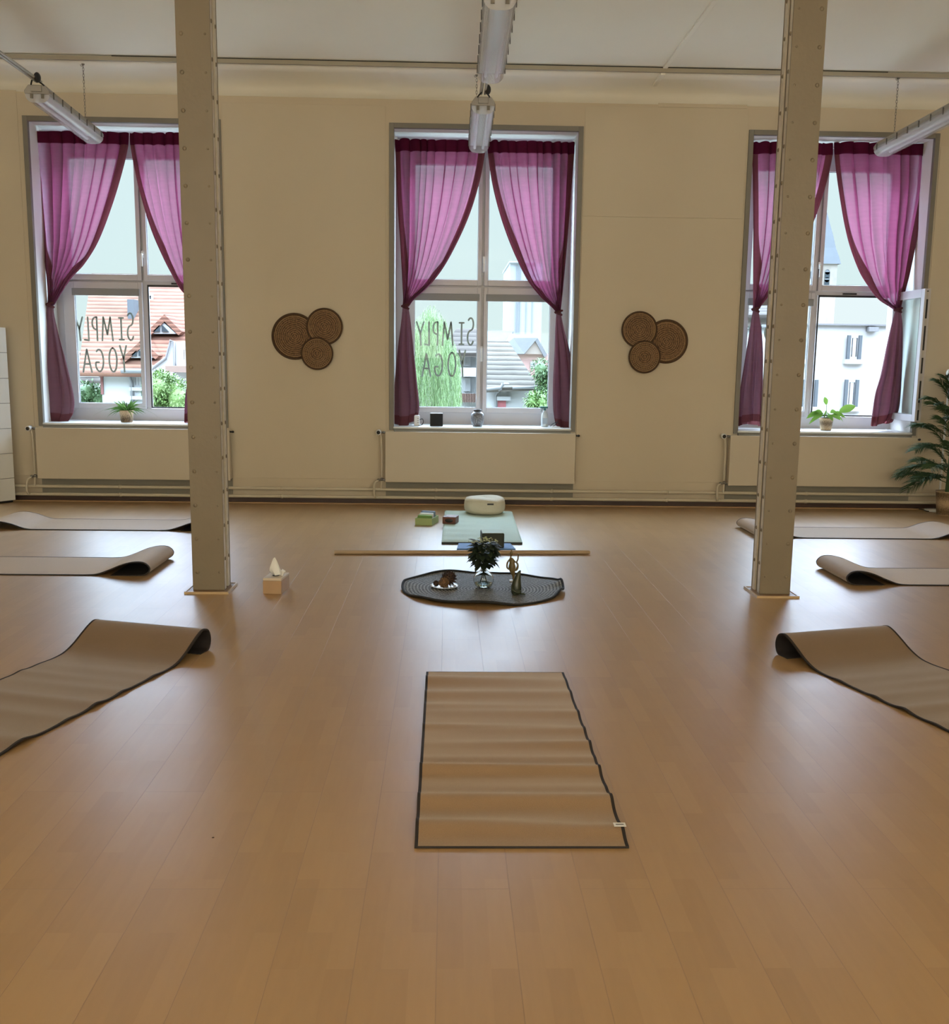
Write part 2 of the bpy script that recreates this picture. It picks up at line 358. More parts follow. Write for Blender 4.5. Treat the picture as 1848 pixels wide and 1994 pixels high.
# board panels on the wall between the windows
def board(name, x0, x1, z0, z1):
    tag(MB().box(x0, x1, Y1-.006, Y1, z0, z1).build(name, M_board, bevel=.002), kind='structure')
ztop = at(600, 203, Y1).z
k = 3
for x0, x1, zz in ((-6.5, -4.03, (.24, 3.85)), (-2.13, -.60, (.24, ztop)), (1.285, 2.835, (.24, at(1300, 424, Y1).z, at(1300, 209, Y1).z)), (4.71, 7.3, (.24, 3.5))):
    for a, c in zip(zz, zz[1:]):
        board('trim_%d' % k, x0, x1, a+.0015, c-.0015); k += 1
board('trim_%d' % k, at(1278, 300, Y1).x, 2.82, at(1300, 209, Y1).z+.0015, at(1300, 209, Y1).z+.10); k += 1
tag(MB().box(X0, X1, Y1-.04, Y1, 0, .055).build('baseboard_window', M_dark), kind='structure')
tag(MB().box(X0, X1, Y1-.085, Y1-.04, 0, .007).build('trim_%d' % k, M_strip), kind='structure')
# filler strip below the radiators (grey, behind the pipes)
M_recess = mat('grey_recess_paint', (.26, .24, .19), .7, .05, 4)

# ------------------------------------------------------------------ windows
FY = 10.90
def ring(b, x0, x1, z0, z1, l, r, bt, tp, y0, y1):
    b.box(x0, x0+l, y0, y1, z0, z1); b.box(x1-r, x1, y0, y1, z0, z1); b.box(x0+l, x1-r, y0, y1, z0, z0+bt); b.box(x0+l, x1-r, y0, y1, z1-tp, z1); return b
def handle(parent, x, z, y):
    b = MB().box(x-.012, x+.012, y-.012, y, z-.035, z+.035); b.box(x-.009, x+.009, y-.05, y-.012, z-.009, z+.009); b.box(x-.009, x+.009, y-.052, y-.036, z-.12, z+.009)
    b.build('handle', M_white, parent, bevel=.004)
# hand-drawn letter strokes, unit cell 1 wide, 1 high
ARC = lambda cx, cz, rx, rz, a0, a1, n=14: [(cx+rx*cos(radians(a0+(a1-a0)*i/n)), cz+rz*sin(radians(a0+(a1-a0)*i/n))) for i in range(n+1)]
GL = {'S': [ARC(.5, .77, .42, .23, 40, 270) + ARC(.5, .27, .45, .27, 90, -150)],
      'I': [[(.5, 0), (.5, 1)], [(.1, 1), (.9, 1)], [(.1, 0), (.9, 0)]],
      'M': [[(.02, 0), (.2, 1), (.5, .25), (.82, 1), (.98, 0)]],
      'P': [[(.15, 0), (.15, 1)], [(.15, 1)] + ARC(.4, .74, .5, .26, 90, -90) + [(.15, .48)]],
      'L': [[(.2, 1), (.15, .0), (.95, .03)]],
      'Y': [[(.05, 1), (.5, .5)], [(.98, 1), (.5, .5), (.42, 0)]],
      'O': [ARC(.5, .5, .46, .5, 90, 450, 26)],
      'G': [ARC(.55, .5, .5, .5, 55, 330, 20) + [(.97, .42), (.6, .42)]],
      'A': [[(.0, 0), (.5, 1), (1, 0)], [(.2, .35), (.8, .35)]]}
def strokes(b, ch, xa, xb, za, zb, y, wd=.0088):
    """flat film strokes, mirrored: seen from inside"""
    for pl in GL[ch]:
        P = [(xb-(xb-xa)*u, za+(zb-za)*v) for u, v in pl]
        for p, q in zip(P, P[1:]):
            dx, dz = q[0]-p[0], q[1]-p[1]; L_ = math.hypot(dx, dz) or 1; nx, nz_ = -dz/L_*wd, dx/L_*wd
            b.add([(p[0]+nx, y, p[1]+nz_), (q[0]+nx, y, q[1]+nz_), (q[0]-nx, y, q[1]-nz_), (p[0]-nx, y, p[1]-nz_)], [(0, 1, 2, 3)])
        for p in P[::max(1, len(P)-1)] + (P[1:-1] if len(P) < 8 else []):
            b.add([(p[0]+wd*cos(2*pi*i/10), y-.0001, p[1]+wd*sin(2*pi*i/10)) for i in range(10)], [tuple(range(10))])
PB = 3.696
LET = [('Y', 410, 465, 470, 635), ('L', 468, 508, 470, 635), ('P', 525, 570, 470, 635), ('M', 595, 675, 470, 635), ('I', 715, 755, 475, 630), ('S', 775, 825, 440, 635),
       ('A', 450, 512, 700, 860), ('G', 540, 600, 700, 857), ('O', 635, 695, 690, 860), ('Y', 715, 765, 675, 857)]
def window(i, x0, open_right, letters):
    c = x0+WW/2; W = empty('window_%d' % (i+1), (c, 10.4, WZ0)); W.location = (0, 0, 0); tag(W, kind='structure')
    # steel casing round the opening
    b = MB(); t = .046
    b.box(x0, x0+t, Y1-.018, Y1+.03, WZ0-.012, WZ1); b.box(x0+WW-t, x0+WW, Y1-.018, Y1+.03, WZ0-.012, WZ1)
    b.box(x0+t, x0+WW-t, Y1-.018, Y1+.03, WZ1-t, WZ1); b.build('casing', M_grey, W, bevel=.003)
    MB().box(x0+t, x0+WW-t, Y1-.03, Y1+.006, WZ0-.03, WZ0-.002).build('sill_edge', M_grey, W, bevel=.003)
    MB().box(x0+.041, x0+WW-.041, Y1-.024, FY+.03, WZ0+.001, WZ0+.02).build('sill', M_sill, W, bevel=.003)
    # fixed frame
    b = MB(); ring(b, c-.88, c+.88, WZ0+.02, WZ1-.042, .09, .09, .125, .165, FY+.03, FY+.10)
    b.box(c-.03, c+.03, FY+.03, FY+.10, .88, 3.42); b.box(c-.80, c+.80, FY+.025, FY+.10, 2.125, 2.175)
    b.build('window_frame', M_pvc, W, bevel=.003)
    def sash(xa, xb, za, zb, l, r, bt, tp, name='sash', hide=False, cassette=False):
        o = ring(MB(), xa, xb, za, zb, l, r, bt, tp, FY-.012, FY+.045).build(name, M_pvc, W, bevel=.004)
        MB().box(xa+l-.005, xb-r+.005, FY+.015, FY+.021, za+bt-.005, zb-tp+.005).build('pane', M_glass, o)
        gk = MB(); ring(gk, xa+l-.002, xb-r+.002, za+bt-.002, zb-tp+.002, .006, .006, .006, .006, FY+.004, FY+.03); gk.build('gasket', mat('grey_gasket', (.2, .2, .2), .6), o)
        if cassette: MB().box(xa+l-.015, xb-r+.02, FY-.04, FY-.013, zb-tp-.068, zb-tp+.003).build('blind_cassette', M_cas, o, bevel=.004)
        return o
    sash(c-.80, c-.012, 2.165, 3.41, .11, .04, .06, .075); sash(c+.012, c+.80, 2.165, 3.41, .04, .11, .06, .075)
    sash(c-.80, c-.012, .885, 2.15, .11, .04, .055, .07, cassette=True)
    handle(W, c-.004+.012, 2.42, FY-.012)
    if not open_right:
        sash(c+.012, c+.80, .885, 2.15, .04, .11, .055, .07, cassette=True); handle(W, c-.004, 1.53, FY-.012)
    else:
        # casement swung inward 90 degrees, hinge on the right
        xh = c+.795
        P = empty('open_casement', (xh, FY, 0)); P.parent = W
        o = MB()
        L_ = .80
        o.box(-.03, .03, -L_, -L_+.075, .885, 2.15); o.box(-.03, .03, -.10, 0, .885, 2.15); o.box(-.03, .03, -L_+.075, -.10, .885, .95); o.box(-.03, .03, -L_+.075, -.10, 2.07, 2.15)
        cs = o.build('sash', M_pvc, P, bevel=.004)
        MB().box(-.003, .003, -L_+.07, -.095, .945, 2.075).build('pane', M_glass, cs)
        k_ = MB().box(-.010, .006, -L_-.004, -L_, .90, 2.13); k_.build('seal', M_black, cs)
        k_ = MB()
        for zz in (1.0, 1.28, 1.5, 1.8, 2.05): k_.box(-.012, .004, -L_-.008, -L_-.003, zz, zz+.07)
        k_.build('lock_strip', M_metal, cs)
        # black seal left on the fixed frame
        g = MB(); ring(g, c+.033, c+.80, .892, 2.128, .012, .012, .014, .02, FY+.018, FY+.032); g.build('frame_seal', M_black, W)
        MB().box(c+.28, c+.42, FY-.0, FY+.02, 2.135, 2.15).build('hinge_arm', M_black, W)
    if letters:
        b = MB()
        for ch, a, d, e, f in LET:
            pa = at(700+a/PB, 500+f/PB, FY); pb = at(700+d/PB, 500+e/PB, FY)
            sh = c-(WX[1]+WW/2)
            if i == 0: sh += -.035
            strokes(b, ch, pa.x+sh, pb.x+sh, pa.z, pb.z, 0)
        # flat film lettering on the outside of the pane
        b.v = [(x, FY+.024+max(-.001, min(.001, y*.1)), z) for x, y, z in b.v]
        o = b.build('window_lettering', M_letter, W); tag(o, label='mirrored grey lettering reading Simply Yoga on the lower left pane')
    return W
window(0, WX[0], True, True); window(1, WX[1], False, True); window(2, WX[2], True, True)
# added back wall windows, plain and unseen, made to go with the fill lights
for j, (a, c_) in enumerate(BACKW):
    W = empty('window_%d' % (4+j)); tag(W, kind='structure')
    b = ring(MB(), a, c_, .6, 3.7, .08, .08, .1, .1, Y0-.25, Y0-.18); b.box((a+c_)/2-.04, (a+c_)/2+.04, Y0-.25, Y0-.18, .7, 3.6); b.box(a+.08, c_-.08, Y0-.245, Y0-.185, 2.1, 2.18)
    b.build('window_frame', M_pvc, W, bevel=.004)
    MB().box(a+.08, c_-.08, Y0-.22, Y0-.215, .7, 3.6).build('pane', M_glass, W)
    MB().box(a+.005, c_-.005, Y0-.17, Y0-.16, .61, 3.69).build('sky_block_panel', M_white, W)  # added panel that keeps sky light out of the back opening

# ------------------------------------------------------------------ radiators and pipes
RADX = [-3.985, -.600, 2.800]
RLAB = ['cream flat panel radiator under the left window', 'cream flat panel radiator under the middle window', 'cream flat panel radiator under the right window']
def make_radiator():
    R = empty('radiator', (0, 0, 0)); yf = 10.28
    MB().box(0, 1.87, yf, yf+.012, .225, .722).build('front_panel', M_rad, R, bevel=.004)
    MB().box(.015, 1.855, yf+.06, yf+.072, .235, .712).box(.03, 1.84, yf+.012, yf+.06, .25, .70).build('rear_panel', M_rad, R)
    b = MB().box(.0, .008, yf+.004, yf+.075, .235, .715).box(1.862, 1.87, yf+.004, yf+.075, .235, .715); build_each(b, 'side_cover', M_rad, R, bevel=.002)
    b = MB()
    for x in (.2, 1.65): b.box(x, x+.03, yf+.07, Y1-.0065, .25, .68)
    build_each(b, 'bracket', M_recess, R)
    # thermostat knob
    b = MB().lathe([(.0, .03), (.024, .03), (.026, .02), (.026, -.035), (.0, -.035)], (-.065, yf+.02, .712), 20, axis='Y'); b.build('thermostat_knob', M_white, R)
    b = MB().lathe([(.0, .034), (.017, .034), (.018, .030)], (-.065, yf+.02, .712), 18, axis='Y'); b.build('knob_cap', M_black, R)
    b = MB().tube([(-.04, yf+.03, .712), (.02, yf+.03, .712)], .010, 8).lathe([(0, .02), (.012, .02), (.012, -.02), (0, -.02)], (-.015, yf+.03, .712), 12, axis='Y'); b.build('upper_valve', M_chrome, R)
    b = MB().tube(spline([(-.05, yf+.035, .700), (-.04, yf+.035, .64), (-.036, yf+.035, .5), (-.036, yf+.035, .27)], 5), .011, 10); b.build('riser_pipe', M_pipe, R)
    b = MB().tube([(-.065, yf+.035, .243), (.012, yf+.035, .243)], .009, 8).ball((-.068, yf+.035, .243), .014).ball((-.034, yf+.035, .25), .017); b.build('lower_valve', M_chrome, R)
    b = MB().tube(spline([(-.036, yf+.03, .235), (-.038, yf+.03, .18), (-.040, 10.305, .148)], 5), .011, 10)
    b.tube(spline([(-.068, yf+.03, .235), (-.100, yf+.018, .215), (-.108, yf+.0, .17), (-.105, yf-.01, .10), (-.095, 10.300, .072)], 6), .011, 10)
    b.build('connecting_pipe', M_pipe, R)
    MB().tube([(1.87, yf+.03, .70), (1.895, yf+.03, .70)], .009, 8).ball((1.9, yf+.03, .70), .012).build('air_vent', M_black, R)
    return R
r0 = make_radiator(); r0.location.x = RADX[0]; tag(r0, RLAB[0], 'radiator', 'flat radiators under the windows')
for j in (1, 2):
    c = copy_tree(r0); c.location.x = RADX[j]; c['label'] = RLAB[j]
for j, x in enumerate(RADX):
    k += 1
    tag(MB().box(x+.0, x+1.87, Y1-.010, Y1, .057, .238).build('trim_%d' % k, M_recess), kind='structure')
pipe_z = (.148, .070)
for z, lab in zip(pipe_z, ('upper cream heating pipe running along the wall under the radiators', 'lower cream heating pipe running along the wall just above the skirting')):
    R = empty('heating_pipe', (0, 0, 0)); tag(R, lab, 'pipe', 'heating pipes along the window wall')
    MB().tube([(X0+.005, 10.315, z), (X1-.005, 10.315, z)], .0165, 12).build('pipe', M_pipe, R)
    b = MB()
    for x in (-5.0, -3.2, -1.62, -.1, 1.05, 2.2, 3.6, 5.4): b.lathe([(.0165, -.012), (.020, -.012), (.020, .012), (.0165, .012)], (0, 0, 0), 12)
    vs = b.v; per = 48; nb = []
    for q, x in enumerate((-5.0, -3.2, -1.62, -.1, 1.05, 2.2, 3.6, 5.4)):
        for v in vs[q*per:(q+1)*per]: nb.append((x+v[2], 10.315+v[0], z+v[1]))
    b.v = nb; build_each(b, 'pipe_collar', M_pipe, R)
    b = MB()
    for x in (-4.4, -2.3, -.9, 2.1, 5.0): b.box(x, x+.012, 10.32, Y1, z-.006, z+.006)
    build_each(b, 'wall_clip', M_pipe, R)

# ------------------------------------------------------------------ columns
def make_column(name, xl, xr, yf, yb, label, side):
    R = empty(name, ((xl+xr)/2, (yf+yb)/2, 0)); tag(R, label, 'column', 'riveted steel columns')
    cx, cy_ = (xl+xr)/2, (yf+yb)/2; a = (xr-xl)/2; d = (yb-yf)/2; H_ = 4.0
    MB().box(-a, a, -d, -d+.012, .01, H_).build('front_plate', M_col, R, bevel=.002)
    MB().box(-a, a, d-.012, d, .01, H_).build('rear_plate', M_col, R, bevel=.002)
    MB().box(-a+.014, a-.014, -d+.012, d-.012, .01, H_).build('web', M_col, R)
    b = MB()
    for sx_ in (-1, 1):
        for sy_ in (-1, 1):
            xa, xb = sorted((sx_*(a-.014), sx_*(a-.002))); ya, yb2 = sorted((sy_*(d-.012), sy_*(d-.062)))
            b.box(xa, xb, ya, yb2, .01, H_)
    build_each(b, 'corner_angle', M_coledge, R, bevel=.002)
    b = MB(); z = .12
    while z < 3.95:
        for sx_ in (-1, 1):
            b.ball((sx_*(a-.030), -d, z), .012 if sx_ == side*-1 else .007, 6, (1, .55, 1))
            b.ball((sx_*(a-.036), d, z), .013, 6, (1, .55, 1))
            for yy in (-d+.038, d-.038): b.ball((sx_*(a-.002), yy, z+.08), .012, 6, (.6, 1, 1))
        z += .205
    b.build('rivet_rows', M_col, R)
    pa = .032
    MB().box(-a-pa, a+pa, -d-.07, d+.03, 0, .010).build('base_plate', mat('brown_base_trim', (.22, .12, .055), .45, .2, 20), R, bevel=.003)
    b = MB(); ring(b, -a-pa-.004, a+pa+.004, -d-.074, d+.034, .010, .010, .010, .010, 0, .014); b.v = [(x, z_, y_) for x, y_, z_ in b.v]
    b.build('base_moulding', mat('pale_base_moulding', (.50, .36, .2), .4, .1, 20), R)
    return R
make_column('steel_column', -1.536, -1.343, 6.285, 6.465, 'riveted beige steel column on the left, partly hiding the left window', 1)
make_column('steel_column', 1.942, 2.133, 6.285, 6.465, 'riveted beige steel column on the right, partly hiding the right window', -1)

# ------------------------------------------------------------------ curtains
CY = 10.66
def curtain(name, label, up, tail, hemrow, outer_left, phase, folds, cut=None):
    """up/tail: rows (py, xl, xr) measured in the photograph on the curtain plane"""
    R = empty(name, (0, 0, 0)); tag(R, label, 'curtain', 'pink tied-back curtains')
    conv = lambda rows: [(at((a+c)/2, y, CY).z, at(a, y, CY).x, at(c, y, CY).x) for y, a, c in rows]
    U = conv(up)[::-1]; zt, zk = U[-1][0], U[0][0]
    XL = [(z, a) for z, a, c in U]; XR = [(z, c) for z, a, c in U]
    rnd = random.Random(phase); offs = [rnd.uniform(-.35, .35) for _ in range(40)]
    warp = [(0, 0)]; 
    ws = [rnd.uniform(.6, 1.5) for _ in range(folds)]; tot = sum(ws); acc = 0
    for i_, q in enumerate(ws): acc += q; warp.append((acc/tot, (i_+1)/folds))
    def surf(u, z, off=0):
        xl, xr = smooth_interp(XL, z), smooth_interp(XR, z)
        t = (zt-z)/(zt-zk); wdt = xr-xl
        amp = .024*(1-.2*t)+.008*sin(7*u+phase) + .02*t*(1-t)
        amp = min(amp, wdt*.22)
        f = interp(warp, u)
        ph = 2*pi*f*folds + .5*sin(3*t+phase+u*4)*t
        sharp = sin(ph)+.30*sin(2*ph+.9)
        x = xl+wdt*u + (cos(ph)+.35*cos(2*ph+1.1))*wdt/folds*(.15+.17*(.5+.5*sin(9*u+2*phase+2.5*t)))*min(1, 8*u, 8*(1-u))
        y = CY + amp*sharp - off - .03*sin(pi*u)*sin(pi*t) 
        # small horizontal tension wrinkles towards the tie
        y += .006*t*t*sin(26*z+9*u+phase)*sin(pi*u)
        return Vector((x, y, z))
    nv = 90; hz = zt-.112
    MB().grid(lambda u, v: surf(u, zk+(zt-.004-zk)*v), 150, nv).build('cloth_panel', M_cloth, R)
    def header(u, v):
        z = hz+(zt-hz)*v; p = surf(u, z); p.y -= .010; p.z += .006*sin(u*60+phase)*v*(.5+.5*sin(u*17)) ; return p
    MB().grid(header, 150, 6).build('header_band', M_head, R)
    for nm, ua, ub in (('side_hem', 0.0, 1), ('side_hem', 0.0, -1)):
        def hem(u, v, sgn=ub):
            z = zk+(zt-.004-zk)*v; w_ = max(.05, smooth_interp(XR, z)-smooth_interp(XL, z)); hw = min(.060/w_, .5)
            uu = u*hw if sgn > 0 else 1-u*hw
            return surf(uu, z, .004)
        MB().grid(hem, 8, nv).build(nm, M_hem, R)
    # tail below the tie: a flattened folded tube
    T = conv(tail)[::-1]; TL = [(z, a) for z, a, c in T]; TR = [(z, c) for z, a, c in T]; z0, z1 = T[0][0], T[-1][0]
    def tl(u, v):
        z = z0+(z1-z0)*v; xl, xr = smooth_interp(TL, z), smooth_interp(TR, z); t = 1-v
        a = 2*pi*u; x = (xl+xr)/2-(xr-xl)/2*cos(a)*(1+.0*t)
        dep = min(.055, .02+.06*t)
        x += .10*(xr-xl)*sin(7*a+phase)*t; y = CY - .01 + sin(a)*dep + .020*min(1, 2*t)*sin(7*a+phase) + .012*sin(11*a+2*phase+2*t)*min(1, 2*t)
        z += (.018*sin(2*a+phase)-.02*cos(a+phase))*t**6
        return Vector((x, y, z))
    vh = .085/(z1-z0)
    MB().grid(lambda u, v: tl(u, vh+(1-vh)*v), 84, 50).build('tail_panel', M_tail, R)
    def hemt(u, v): return tl(u, vh*v)
    MB().grid(hemt, 84, 5).build('bottom_hem', M_hem, R)
    kx = (T[-1][1]+T[-1][2])/2; kz = (z1+zk)/2
    b = MB()
    for dz, r_, tl_ in ((.012, .030, .25), (-.010, .026, -.3)):
        pts = [(kx+(r_+.004)*cos(q), CY-.01+(r_+.008)*sin(q), kz+dz+.012*cos(q)*tl_*3) for q in [2*pi*i_/18 for i_ in range(19)]]
        b.tube(pts, .011, 8, cap=False)
    b.ball((kx, CY-.045, kz), .022, 8, (1, .7, 1.1)); b.build('tie_band', M_hem, R)
    return R
curtain('curtain', 'pink curtain tied back on the left side of the middle window',
        [(273, 768, 946), (300, 770, 944), (356, 772, 933), (415, 775, 915), (472, 779, 890), (524, 782, 861), (560, 784, 832), (583, 785, 806), (597, 784, 796)],
        [(597, 784, 795), (620, 782, 799), (690, 774, 806), (750, 770, 811), (795, 768, 814), (822, 768, 809)], 0, True, 1, 9)
curtain('curtain', 'pink curtain tied back on the right side of the middle window',
        [(276, 948, 1119), (300, 950, 1118), (356, 958, 1114), (410, 971, 1110), (459, 987, 1106), (505, 1006, 1102), (548, 1028, 1098), (578, 1052, 1095), (602, 1078, 1092), (609, 1083, 1092)],
        [(609, 1083, 1092), (640, 1081, 1098), (680, 1080, 1108), (740, 1078, 1117), (800, 1079, 1120), (832, 1084, 1120)], 0, False, 2, 10)
curtain('curtain', 'pink curtain tied back on the left side of the left window',
        [(257, 55, 251), (285, 60, 249), (339, 68, 236), (401, 75, 217), (471, 83, 190), (515, 88, 163), (540, 91, 140), (570, 93, 120), (594, 93, 106)],
        [(594, 92, 105), (610, 91, 106), (640, 87, 112), (700, 79, 126), (771, 68, 139), (800, 70, 137), (818, 74, 126)], 0, True, 3, 8)
curtain('curtain', 'pink curtain on the right side of the left window, half behind the steel column',
        [(260, 253, 418), (285, 254, 417), (330, 262, 415), (374, 272, 412), (447, 294, 407), (501, 317, 402), (540, 337, 399), (565, 352, 396), (585, 372, 395), (600, 385, 396)],
        [(600, 385, 396), (640, 380, 402), (700, 375, 408), (770, 366, 413), (822, 365, 413)], 0, False, 4, 9)
curtain('curtain', 'pink curtain on the left side of the right window, half behind the steel column',
        [(278, 1465, 1622), (305, 1465, 1621), (364, 1466, 1607), (429, 1467, 1585), (491, 1467, 1556), (540, 1467, 1524), (573, 1467, 1500), (590, 1467, 1486), (603, 1466, 1477)],
        [(603, 1466, 1476), (620, 1463, 1479), (652, 1458, 1483), (690, 1452, 1485), (771, 1440, 1484), (826, 1436, 1484)], 0, True, 5, 8)
curtain('curtain', 'pink curtain on the right side of the right window, draped in a deep swag',
        [(279, 1624, 1816), (305, 1625, 1813), (375, 1634, 1805), (464, 1651, 1785), (527, 1673, 1772), (559, 1692, 1764), (584, 1712, 1757), (597, 1732, 1754), (604, 1743, 1753)],
        [(604, 1743, 1753), (630, 1736, 1756), (676, 1726, 1756), (730, 1715, 1754), (765, 1705, 1752), (800, 1700, 1747), (824, 1697, 1735)], 0, False, 6, 7)
for j, (x, w_) in enumerate(zip(WX, ('left', 'middle', 'right'))):
    R = empty('curtain_rod', (0, 0, 0)); tag(R, 'thin white curtain rod across the top of the %s window' % w_, 'curtain rod', 'curtain rods')
    MB().tube([(x+.045, CY+.045, 3.525), (x+WW-.045, CY+.045, 3.525)], .007, 8).build('rod', M_white, R)
    b = MB()
    for xx in (x+.045, x+WW-.062): b.box(xx, xx+.018, CY+.03, CY+.06, 3.51, 3.55)
    build_each(b, 'bracket', M_white, R)

# ------------------------------------------------------------------ tube lamps on chains
M_diff = bpy.data.materials.new('clear_ribbed_diffuser'); M_diff.use_nodes = True
nt = M_diff.node_tree; p_ = nt.nodes['Principled BSDF']; p_.inputs['Base Color'].default_value = (.86, .86, .86, 1); p_.inputs['Roughness'].default_value = .07
tr_ = nt.nodes.new('ShaderNodeBsdfTransparent'); tr_.inputs['Color'].default_value = (.93, .93, .93, 1); mx_ = nt.nodes.new('ShaderNodeMixShader'); mx_.inputs[0].default_value = .62
fr_ = nt.nodes.new('ShaderNodeTexWave'); fr_.bands_direction = 'X'; fr_.inputs['Scale'].default_value = 60
tcx = nt.nodes.new('ShaderNodeTexCoord'); nt.links.new(tcx.outputs['Object'], fr_.inputs['Vector'])
bp2 = nt.nodes.new('ShaderNodeBump'); bp2.inputs['Strength'].default_value = .25; bp2.inputs['Distance'].default_value = .002; nt.links.new(fr_.outputs['Fac'], bp2.inputs['Height']); nt.links.new(bp2.outputs[0], p_.inputs['Normal'])
nt.links.new(p_.outputs[0], mx_.inputs[1]); nt.links.new(tr_.outputs[0], mx_.inputs[2]); nt.links.new(mx_.outputs[0], nt.nodes['Material Output'].inputs['Surface'])
LZ = 3.33
def make_lamp():
    R = empty('tube_lamp', (0, 0, LZ)); L2 = .79
    hw = .093
    sec = [(-hw, .062), (-hw, .085), (-.062, .128), (.062, .128), (hw, .085), (hw, .062)]
    MB().prism(sec, -L2, L2).build('housing', M_lampb, R, bevel=.004)
    MB().box(-hw+.012, hw-.012, -L2+.05, L2-.05, .056, .0618).build('reflector', M_lampr, R)
    d = [(-hw+.003, .064), (-hw+.004, .04), (-.07, .014), (-.045, .001), (0, -.002), (.045, .001), (.07, .014), (hw-.004, .04), (hw-.003, .064)]
    b = MB(); m_ = len(d); pts = spline([(x, 0, z) for x, z in d], 3); m_ = len(pts)
    b.add([(p.x, -L2+.012, p.z) for p in pts]+[(p.x, L2-.012, p.z) for p in pts], [(i_, i_+1, i_+1+m_, i_+m_) for i_ in range(m_-1)], True)
    b.add([(p.x, -L2+.012, p.z) for p in pts], [tuple(range(m_))]); b.add([(p.x, L2-.012, p.z) for p in pts], [tuple(range(m_))])
    b.build('diffuser', M_diff, R)
    for x in (-.038, .038):
        MB().tube([(x, -L2+.07, .034), (x, L2-.07, .034)], .013, 12).build('tube', mat('unlit_fluorescent_tube', (.85, .86, .86), .25, .01, 3), R)
    b = MB()
    for y in (-L2+.02, L2-.045):
        for x in (-.055, .03): b.box(x, x+.025, y, y+.03, .012, .056)
    build_each(b, 'lamp_holder', M_lampb, R)
    b = MB()
    for x in (-.052, .030): b.box(x, x+.022, -L2+.004, -L2+.010, .030, .066)
    build_each(b, 'end_lug', mat('lug_grey', (.16, .14, .11), .5), R)
    b = MB()
    for i_ in range(7):
        y = -L2+.10+i_*.23
        for s_ in (-1, 1):
            x = s_*hw; b.box(min(x, x+s_*.006), max(x, x+s_*.006), y, y+.014, .045, .098)
    build_each(b, 'clip', mat('dark_clip_plastic', (.10, .09, .08), .5), R)
    b = MB().box(-.04, .04, -L2-.02, -L2, .075, .12).box(-.03, .03, L2, L2+.015, .075, .12); build_each(b, 'end_bracket', M_lampb, R, bevel=.003)
    return R
def chain(parent, x, y, z0, z1):
    b = MB(); z = z0; q = 0
    while z < z1-.01:
        pts = []
        for i_ in range(11):
            a = 2*pi*i_/10; u, v = .007*cos(a), .017*sin(a)
            pts.append((x+u, y, z+.015+v) if q % 2 else (x, y+u, z+.015+v))
        b.tube(pts, .0018, 5, cap=False); z += .026; q += 1
    b.build('chain', M_chrome, parent)
lamps = [((-3.215, 9.37), radians(3.2), 'grey tube lamp hanging from a chain above the left window'),
         ((.271, 9.46), radians(-.4), 'grey tube lamp in front of the middle window, farther of the two in line'),
         ((4.00, 9.27), radians(-1.5), 'grey tube lamp hanging from a chain above the right window'),
         ((.281, 6.98), radians(-.4), 'grey tube lamp at the top centre, nearer of the two in line')]
l0 = make_lamp(); LO = []
for j, ((x, y), rz, lab) in enumerate(lamps):
    o = l0 if j == 0 else copy_tree(l0)
    o.location = (x, y, LZ); o.rotation_euler = (0, 0, rz); tag(o, lab, 'lamp', 'suspended tube lamps'); LO.append(o)
bpy.context.view_layer.update()
clab = ['thin chain holding up the left tube lamp at its far end', 'thin chain holding up the farther middle tube lamp', 'thin chain holding up the right tube lamp at its far end', 'thin chain beside the nearer middle tube lamp']
for j, ((x, y), rz, lab) in enumerate(lamps):
    R = empty('hanging_chain', (0, 0, 0)); tag(R, clab[j], 'chain', 'lamp chains')
    dy = .55 if j != 3 else .6
    ex, ey = x-sin(rz)*dy, y+cos(rz)*dy
    if j in (1, 3): ex -= .03
    zc = 4.0 if ey < YB-.03 else 3.962
    chain(R, ex, ey, LZ+.128, zc-.012)
    MB().lathe([(0, 0), (.014, 0), (.012, -.01), (0, -.012)], (ex, ey, zc-.001), 10).tube(spline([(ex, ey, zc-.01), (ex-.012, ey, zc-.022), (ex-.022, ey, zc-.014), (ex-.022, ey, zc-.005)], 4), .002, 6).build('ceiling_hook', M_chrome, R)
# cable conduits joining the lamps
def conduit(x0, y0, x1, y1, lab):
    R = empty('cable_conduit', (0, 0, 0)); tag(R, lab, 'cable conduit', 'conduits between the lamps')
    z = LZ+.165
    b = MB().tube([(x0-.02, y0, z), (x1-.02, y1, z)], .014, 8).tube([(x0+.012, y0, z-.004), (x1+.012, y1, z-.004)], .010, 8); b.build('tube_pair', mat('conduit_grey', (.42, .41, .38), .4), R)
    b = MB().ball((x1+.03, y1-.12, z-.002), .034, 8, (.7, 1.1, 1.1)).tube(spline([(x1+.02, y1-.1, z-.02), (x1+.05, y1-.03, z-.045), (x1, y1+.03, z-.05), (x1-.05, y1-.03, z-.045), (x1-.02, y1-.1, z-.02)], 5), .006, 6); b.build('cable_coil', M_black, R)
conduit(.275, 6.2, .268, 8.72, 'pair of grey conduits running between the two middle lamps')
conduit(-3.09, 5.2, -3.163, 8.63, 'grey conduit coming from the upper left corner to the left lamp')
conduit(3.93, 5.2, 3.975, 8.50, 'grey conduit leading to the right lamp from beyond the photo edge')

